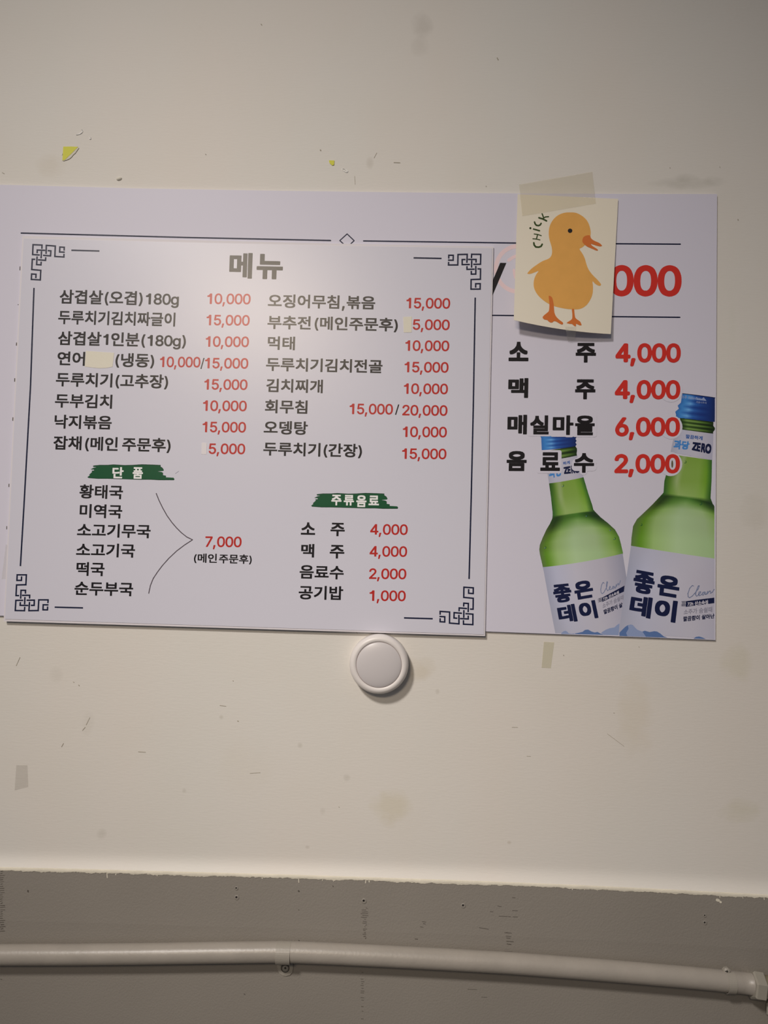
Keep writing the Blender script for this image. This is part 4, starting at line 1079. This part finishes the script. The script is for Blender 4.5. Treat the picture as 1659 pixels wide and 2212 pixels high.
text('/', 432.8, 441, 797, 24, M_BLACK, K(1.5), mb, off=0.012, kind='b')
text('/', 853.2, 862, 896, 22.5, M_BLACK, K(1.5), mb, off=0.012, kind='b')

# green brush-stroke headings


def banner(zf, words):
    pts = [(275, 112), (420, 112), (520, 104), (700, 116), (850, 112), (1000, 102), (1200, 108), (1322, 114), (1318, 140), (1355, 165), (1374, 200), (1368, 214), (1268, 224), (1340, 234), (1362, 252), (1360, 290),
           (1412, 300), (1410, 330), (1545, 338), (1556, 355), (1545, 374), (1300, 374), (1150, 366), (950, 366), (700, 358), (420, 350), (250, 350), (90, 338), (70, 322), (110, 290), (98, 280), (150, 232), (138, 214), (182, 208), (182, 190), (125, 186),
           (180, 160), (252, 148), (165, 140), (168, 124)]
    rim = poly('banner_edge', [zf(x, y) for x, y in pts], M_GREEN2, K(1), mb)
    cx, cy = 800, 240
    inner = [(cx + (x - cx) * 0.992, cy + (y - cy) * 0.93) for x, y in pts]
    o = poly('banner_heading', [zf(x, y) for x, y in inner], M_GREEN, K(1.6), mb)
    for (ch, x0, x1, y0, y1) in words:
        a, b = zf(x0, y1), zf(x1, y0)
        text(ch, a[0], b[0], a[1], a[1] - b[1], M_WHITEINK, K(2.4), mb, off=0.035, slope=0.02, kind='b', name='heading_text')


banner(Z(180, 990, 7.9), [('단', 492, 682, 147, 340), ('품', 838, 1013, 150, 348)])
banner(Z(663.2, 1051.8, 7.9), [('주', 412, 586, 132, 314), ('류', 624, 800, 135, 316), ('음', 838, 1012, 140, 342), ('료', 1048, 1226, 146, 312)])
br_pts = [(1000, 670), (1018, 715), (1040, 760), (1068, 810), (1100, 855), (1130, 890), (1160, 920), (1195, 948), (1232, 966), (1180, 1000), (1130, 1038), (1080, 1085), (1040, 1130), (1008, 1172), (980, 1215), (962, 1260), (952, 1308)]
ZC = Z(0, 840, 2.9625)
ribbon('curly_brace', [[ZC(*q) for q in br_pts]], 2.1, M_BRACE, K(1), mb)
ribbon('scratch', [[(379, 1023), (386, 1018)]], 1.0, M_LGREY, K(1), mb)
# dark of the gaps along the left edge, painted as strokes
ribbon('edge_gap_mark', [([(43.4, 575.5), (42.9, 584)], 1.8), ([(39.3, 657.5), (39.2, 659)], 2.2), ([(35.7, 740), (35.4, 746.5)], 2.0), ([(31.8, 817), (31.5, 824.5)], 2.0), ([(27.9, 901.5), (27.6, 909)], 2.0),
                     ([(19.5, 1045), (19.2, 1052)], 1.8), ([(14.6, 1136.5), (14.3, 1143.5)], 1.7)], 2, M_CRACK, L(2), rp, rounded=False)

# correction stickers on the menu
tag(poly('correction_sticker', [(185.5, 758), (246.5, 762), (243, 792.5), (228, 795), (213, 795.3), (183, 792)], M_STICK, K(6), None, thick=0.0003),
    'cream correction sticker pasted over the item left of the frozen-option brackets', 'sticker')
tag(poly('correction_sticker', [(871, 684.5), (889.5, 683.8), (889.3, 717.8), (872, 718)], M_STICK, K(6), None, thick=0.0003),
    'narrow cream correction sticker before the red 5,000 in the right column', 'sticker')
tag(poly('correction_sticker', [(435.8, 956), (446.5, 957), (446, 981.5), (435, 981)], mat('white_sticker', (0.80, 0.755, 0.78), rough=0.55), K(4), None, thick=0.0002),
    'faint white correction sticker before the red 5,000 in the left column', 'sticker')

# ================================================================== DUCKLING CARD
u0, v0 = 1110.0, 420.0


def card_depth(px, py):
    u = min(1.1, max(0, (px - 1110) / 225.0))
    v = min(1.05, max(0, (py - 420) / 300.0))
    return 0.0042 + 0.021 * v ** 1.8 * (1 - 0.62 * u) + 0.004 * max(0, u - 0.6) * (1 - v)


def cs(layer):
    return lambda px, py: P(px, py, -(card_depth(px, py) + layer))


card = thing('duckling_card', P(1222, 424, -BD), 'cream picture card with an orange duckling and green CHICK lettering, taped over the price board', 'card')


def card_xy(u, v):
    TL, TR, BR, BL = (1118.3, 419.5), (1335.4, 429.6), (1319.5, 721.6), (1109.9, 691.2)
    x = (TL[0] * (1 - u) + TR[0] * u) * (1 - v) + (BL[0] * (1 - u) + BR[0] * u) * v
    y = (TL[1] * (1 - u) + TR[1] * u) * (1 - v) + (BL[1] * (1 - u) + BR[1] * u) * v
    y += v ** 3 * 4 * u * (1 - u) * 5.0
    return x, y


N = 24
V = [cs(0)(*card_xy(i / N, j / N)) for j in range(N + 1) for i in range(N + 1)]
n1_ = len(V)
V += [q + Vector((0, 0.00035, 0)) for q in V]
Fc = []
for j in range(N):
    for i in range(N):
        a = j * (N + 1) + i
        Fc.append([a, a + 1, a + N + 2, a + N + 1])
        Fc.append([n1_ + a, n1_ + a + N + 1, n1_ + a + N + 2, n1_ + a + 1])
rim = [i for i in range(N + 1)] + [j * (N + 1) + N for j in range(1, N + 1)] + [N * (N + 1) + i for i in range(N - 1, -1, -1)] + [j * (N + 1) for j in range(N - 1, 0, -1)]
for k in range(len(rim)):
    a, b = rim[k], rim[(k + 1) % len(rim)]
    Fc.append([a, n1_ + a, n1_ + b, b])
cb = mesh_obj('card_sheet', V, Fc, M_CARD, card)


def on_card(name, pts_list, m, layer, parent):
    """flat drawing, cut into small pieces so that it follows the bend of the card"""
    bm = bmesh.new()
    for pts in pts_list:
        vs = [bm.verts.new((x, y, 0)) for x, y in pts]
        bm.faces.new(vs)
    bm.normal_update()
    bmesh.ops.triangulate(bm, faces=bm.faces[:])
    xs = [v.co.x for v in bm.verts]
    ys = [v.co.y for v in bm.verts]
    for ax, lo, hi in ((0, min(xs), max(xs)), (1, min(ys), max(ys))):
        k = math.floor(lo / 12) * 12 + 12
        while k < hi:
            co = Vector((k, 0, 0)) if ax == 0 else Vector((0, k, 0))
            no = Vector((1, 0, 0)) if ax == 0 else Vector((0, 1, 0))
            bmesh.ops.bisect_plane(bm, geom=bm.verts[:] + bm.edges[:] + bm.faces[:], plane_co=co, plane_no=no)
            k += 12
    off = origin_of(parent)
    s_ = cs(layer)
    for v in bm.verts:
        v.co = s_(v.co.x, v.co.y) - off
    me = bpy.data.meshes.new(name)
    bm.to_mesh(me)
    bm.free()
    me.materials.append(m)
    o = bpy.data.objects.new(name, me)
    COL.objects.link(o)
    o.parent = parent
    return o


def smooth_closed(pts, sub=3):
    out = []
    n = len(pts)
    for i in range(n):
        p0, p1, p2, p3 = [np.array(pts[(i + k - 1) % n], float) for k in range(4)]
        for s_ in range(sub):
            t = s_ / sub
            a = 0.5 * ((2 * p1) + (-p0 + p2) * t + (2 * p0 - 5 * p1 + 4 * p2 - p3) * t * t + (-p0 + 3 * p1 - 3 * p2 + p3) * t ** 3)
            out.append(tuple(a))
    return out


ZK = Z(1120, 440, 7.9)
body = [(870, 148), (960, 152), (1040, 180), (1120, 235), (1180, 305), (1215, 390), (1232, 480), (1225, 560), (1190, 640), (1130, 710), (1080, 750), (1042, 775), (1090, 850), (1130, 930), (1160, 1030), (1195, 1120), (1260, 1210),
        (1340, 1290), (1400, 1360), (1408, 1385), (1390, 1402), (1350, 1392), (1300, 1360), (1265, 1325), (1272, 1430), (1265, 1530), (1235, 1620), (1180, 1710), (1110, 1770), (1030, 1800), (930, 1805), (820, 1795), (710, 1775), (600, 1745),
        (500, 1700), (400, 1630), (320, 1545), (270, 1450), (258, 1370), (268, 1290), (300, 1210), (340, 1150), (270, 1175), (200, 1198), (155, 1195), (160, 1175), (215, 1115), (300, 1050), (400, 985), (500, 945), (545, 910), (570, 855),
        (572, 780), (555, 700), (530, 620), (517, 530), (520, 440), (545, 350), (590, 275), (650, 215), (720, 175), (800, 152)]
beak = [(1200, 538), (1225, 548), (1240, 590), (1290, 630), (1370, 665), (1415, 700), (1422, 722), (1390, 728), (1330, 715), (1270, 695), (1235, 685), (1260, 720), (1310, 752), (1350, 780), (1355, 795), (1330, 800), (1260, 770), (1180, 735),
        (1120, 690), (1092, 650), (1092, 610), (1110, 570), (1150, 545)]
leg1 = [(515, 1580), (545, 1578), (575, 1605), (595, 1680), (605, 1760), (612, 1850), (640, 1920), (690, 1975), (755, 2025), (760, 2050), (740, 2062), (700, 2045), (650, 2015), (605, 2005), (575, 2028), (540, 2025), (510, 2005), (490, 1985),
        (440, 1975), (412, 1945), (430, 1910), (490, 1860), (520, 1820), (528, 1700)]
leg2 = [(912, 1800), (948, 1800), (955, 1860), (968, 1940), (1000, 1975), (1050, 2010), (1075, 2060), (1065, 2078), (1020, 2065), (985, 2050), (982, 2085), (970, 2093), (945, 2080), (915, 2055), (880, 2050), (830, 2040), (828, 2028), (880, 1995),
        (915, 1960), (918, 1880)]
dk = on_card('duckling_drawing', [smooth_closed([ZK(*p) for p in body])], M_CH_BODY, 0.00012, card)
on_card('beak', [smooth_closed([ZK(*p) for p in beak])], M_CH_BEAK, 0.00026, dk)
on_card('eye', [ell(*ZK(880, 461), 4.9, 4.7)], M_CH_EYE, 0.00026, dk)
on_card('foot', [smooth_closed([ZK(*p) for p in leg1])], M_CH_BEAK, 0.00026, dk)
on_card('foot', [smooth_closed([ZK(*p) for p in leg2])], M_CH_BEAK, 0.00026, dk)
strokes = [([(262, 668), (268, 705), (295, 738), (345, 742), (385, 728), (405, 692)], 3.7), ([(268, 516), (330, 525), (388, 545)], 2.2), ([(245, 598), (300, 603), (366, 618)], 2.2), ([(324, 535), (306, 604)], 2.6),
           ([(256, 433), (310, 447), (358, 462)], 3.2), ([(203, 417), (204, 418)], 4.6), ([(274, 312), (284, 345), (308, 370), (345, 374), (372, 360), (386, 336)], 3.5),
           ([(350, 240), (420, 262), (478, 293)], 3.6), ([(404, 172), (418, 210), (432, 243)], 2.8), ([(512, 221), (460, 226), (420, 250)], 2.6)]
letters = [('C', [0]), ('H', [1, 2, 3]), ('I', [4, 5]), ('C', [6]), ('K', [7, 8, 9])]
for nm, idx in letters:
    Vv, Ff = ribbon_geo([([ZK(*p) for p in strokes[i][0]], strokes[i][1]) for i in idx], 3)
    mesh_obj('card_letter', [cs(0.00014)(*q) for q in Vv], Ff, M_CH_TXT, card)


def tapeq(name, outline, m, surf, label, n=10, cat='tape', th=0.00006):
    TL, TR, BR, BL = [np.array(q, float) for q in outline]
    V, Fc = [], []
    for j in range(n + 1):
        for i in range(n + 1):
            u, v = i / n, j / n
            q = TL * (1 - u) * (1 - v) + TR * u * (1 - v) + BR * u * v + BL * (1 - u) * v
            V.append(surf(*q))
    for j in range(n):
        for i in range(n):
            a = j * (n + 1) + i
            Fc.append([a, a + 1, a + n + 2, a + n + 1])
    o = mesh_obj(name, V, Fc, m)
    return tag(o, label, cat)


def tape_surf(px, py):
    # rests on the wall above the board, then on the board, then on the card
    top = 420 + (px - 1118) * 0.046
    if py < 414:
        d = 0.0006 + max(0.0, (py - 404) / 10.0) * 0.0036
    elif py < top:
        d = 0.0044
    else:
        d = card_depth(px, py) + 0.0005
    return P(px, py, -d)


tapeq('clear_tape', [(1121.3, 398.5), (1279.7, 370.8), (1287, 439.7), (1128.3, 467)], M_TAPE, tape_surf, 'wide strip of yellowed clear tape over the top of the duckling card', n=28)


def tape2_surf(px, py):
    return P(px, py, -(max(card_depth(px, py), 0.0) + 0.0004) if py < 716 else -(BD + 0.0006 + max(0, (740 - py) / 24.0) * 0.0125))


tapeq('clear_tape', [(1220.5, 705.5), (1245, 705.5), (1242, 733), (1227, 739.5)], M_TAPE2, tape2_surf, 'small piece of clear tape under the bottom edge of the duckling card', n=10)
tapeq('tape_remnant', [(1174.8, 1386.5), (1197.3, 1387.5), (1189.8, 1443.4), (1169.8, 1442.4)], M_TAPE3, SURF_W, 'beige strip of old tape on the wall below the price board', n=3)
tapeq('tape_remnant', [(35, 1652.7), (59, 1652.7), (61, 1700), (31.5, 1707.7)], M_GREYRES, SURF_W, 'faint grey adhesive patch low on the left of the cream wall', n=3)
tapeq('clear_tape', [(12.5, 1176), (21, 1176), (13, 1251), (3.5, 1251)], M_TAPE2, L(2), 'thin clear tape strip at the left edge of the menu board', n=4)

# ================================================================== SMALL THINGS ON THE WALL
z1 = Z(110, 270, 9.217)
ys = thing('yellow_paper_scrap', P(150, 330, 0), 'torn yellow paper corner stuck on the wall at upper left, the larger scrap', 'paper scrap')
poly('yellow_face', [z1(*q) for q in [(245, 430), (400, 428), (540, 434), (470, 505), (400, 575), (330, 640), (285, 690), (228, 705)]], M_YELL, flat(-0.0011), ys, thick=0.0002)
poly('torn_edge', [z1(*q) for q in [(540, 434), (556, 455), (520, 505), (482, 560), (445, 590), (410, 635), (372, 668), (320, 692), (250, 712), (228, 705), (285, 690), (400, 575)]], M_TORN, flat(-0.0009), ys, thick=0.0006)
z2_ = Z(690, 320, 16.59)
tag(poly('yellow_paper_scrap', [z2_(*q) for q in [(340, 435), (535, 440), (522, 600), (455, 612), (365, 535)]], M_YELL, flat(-0.0009), None, thick=0.0006), 'tiny yellow paper scrap on the wall above the middle of the menu', 'paper scrap')


def curl(name, pl, r, label, parts=None):
    pts = [P(x, y, -0.0003) for i, (x, y) in enumerate(pl)]
    o = tube(name, pts, r, M_GLINT, None, seg=10)
    return tag(o, label, 'adhesive')


curl('adhesive_glint_curl', [(164.8, 291.4), (169, 290.7), (172.9, 289.2), (176.5, 287), (178.6, 284.4), (176.6, 280.3)], 0.00060, 'curved bead of clear adhesive, its glint painted white, above the larger yellow scrap')
curl('adhesive_glint_bead', [(195.6, 296.6), (195.2, 299.2), (195.0, 301.2)], [0.0004, 0.0012, 0.0010], 'tiny adhesive drop, its glint painted white, right of the curved bead')
curl('adhesive_glint_bead', [(134.0, 331.6), (133.8, 333.2), (134.0, 334.6)], [0.0005, 0.0009, 0.0005], 'tiny adhesive drop, its glint painted white, on the left edge of the larger yellow scrap')
curl('adhesive_glint_curl', [(741.8, 364.3), (738.6, 365.8), (742, 368.8), (747, 372), (750.6, 372.2), (751.6, 370.2), (746, 366.6), (742.5, 364.6)], 0.00052, 'loop of clear adhesive, its glint painted white, beside the tiny yellow scrap')
# paint blob
c = P(257.5, 386.5, 0)
V, Fc = [], []
for i in range(7):
    th = math.radians(90 * i / 6)
    for k in range(16):
        t = 2 * math.pi * k / 16
        rr = 0.0034 * (1 + 0.18 * math.sin(2 * t + 0.6))
        V.append(Vector((c.x + rr * math.cos(th) * math.cos(t), c.y - 0.0024 * math.sin(th), c.z + rr * 0.8 * math.cos(th) * math.sin(t))))
for i in range(6):
    for k in range(16):
        k2 = (k + 1) % 16
        Fc.append([i * 16 + k, i * 16 + k2, (i + 1) * 16 + k2, (i + 1) * 16 + k])
tag(mesh_obj('plaster_lump', V, Fc, mat('lump_paint', (0.76, 0.72, 0.62), rough=0.6), None, smooth=True), 'small cream lump on the wall just above the price board', 'lump')

# ================================================================== PUCK LIGHT
c0_ = P(819.2, 1431.2, 0)
pk = thing('puck_light', c0_, 'round white battery puck light on the wall below the menu board', 'lamp')
R0 = 0.0376
lathe('housing', c0_, [(R0 * 0.97, 0.0), (R0, 0.002), (R0, 0.0125), (R0 * 0.985, 0.0158), (R0 * 0.955, 0.0182), (R0 * 0.91, 0.0198), (R0 * 0.86, 0.0205), (R0 * 0.80, 0.0203), (R0 * 0.775, 0.0196), (R0 * 0.765, 0.0188)], M_PUCK, pk, seg=96, cap0=True, cap1=True)
cl_ = Vector(c0_)
lathe('groove', cl_, [(R0 * 0.770, 0.0186), (R0 * 0.770, 0.01915), (R0 * 0.745, 0.01915)], M_GROOVE, pk, seg=96, cap0=False, cap1=False)
prof = []
RL = R0 * 0.757
for i in range(13):
    th = i / 12
    r = RL * math.cos(th * math.pi / 2)
    prof.append((max(r, 0.0003), 0.0190 + 0.0042 * math.sin(th * math.pi / 2) ** 1.2))
lathe('lens', cl_, prof, M_LENS, pk, seg=96, cap0=False, cap1=True)

# ------------------------------------------------------------------ groups of like things
for o in bpy.data.objects:
    if o.parent is None and 'label' in o.keys():
        n = o.name.split('.')[0]
        g = {'correction_sticker': 'correction stickers on the menu board', 'tape_remnant': 'old tape remnants on the cream wall', 'clear_tape': 'clear tape pieces',
             'yellow_paper_scrap': 'yellow paper scraps on the wall', 'adhesive_glint_curl': 'shiny adhesive bits on the wall', 'adhesive_glint_bead': 'shiny adhesive bits on the wall',
             'pipe_clamp': 'clamps holding the conduit pipe'}.get(n)
        if g:
            o['group'] = g
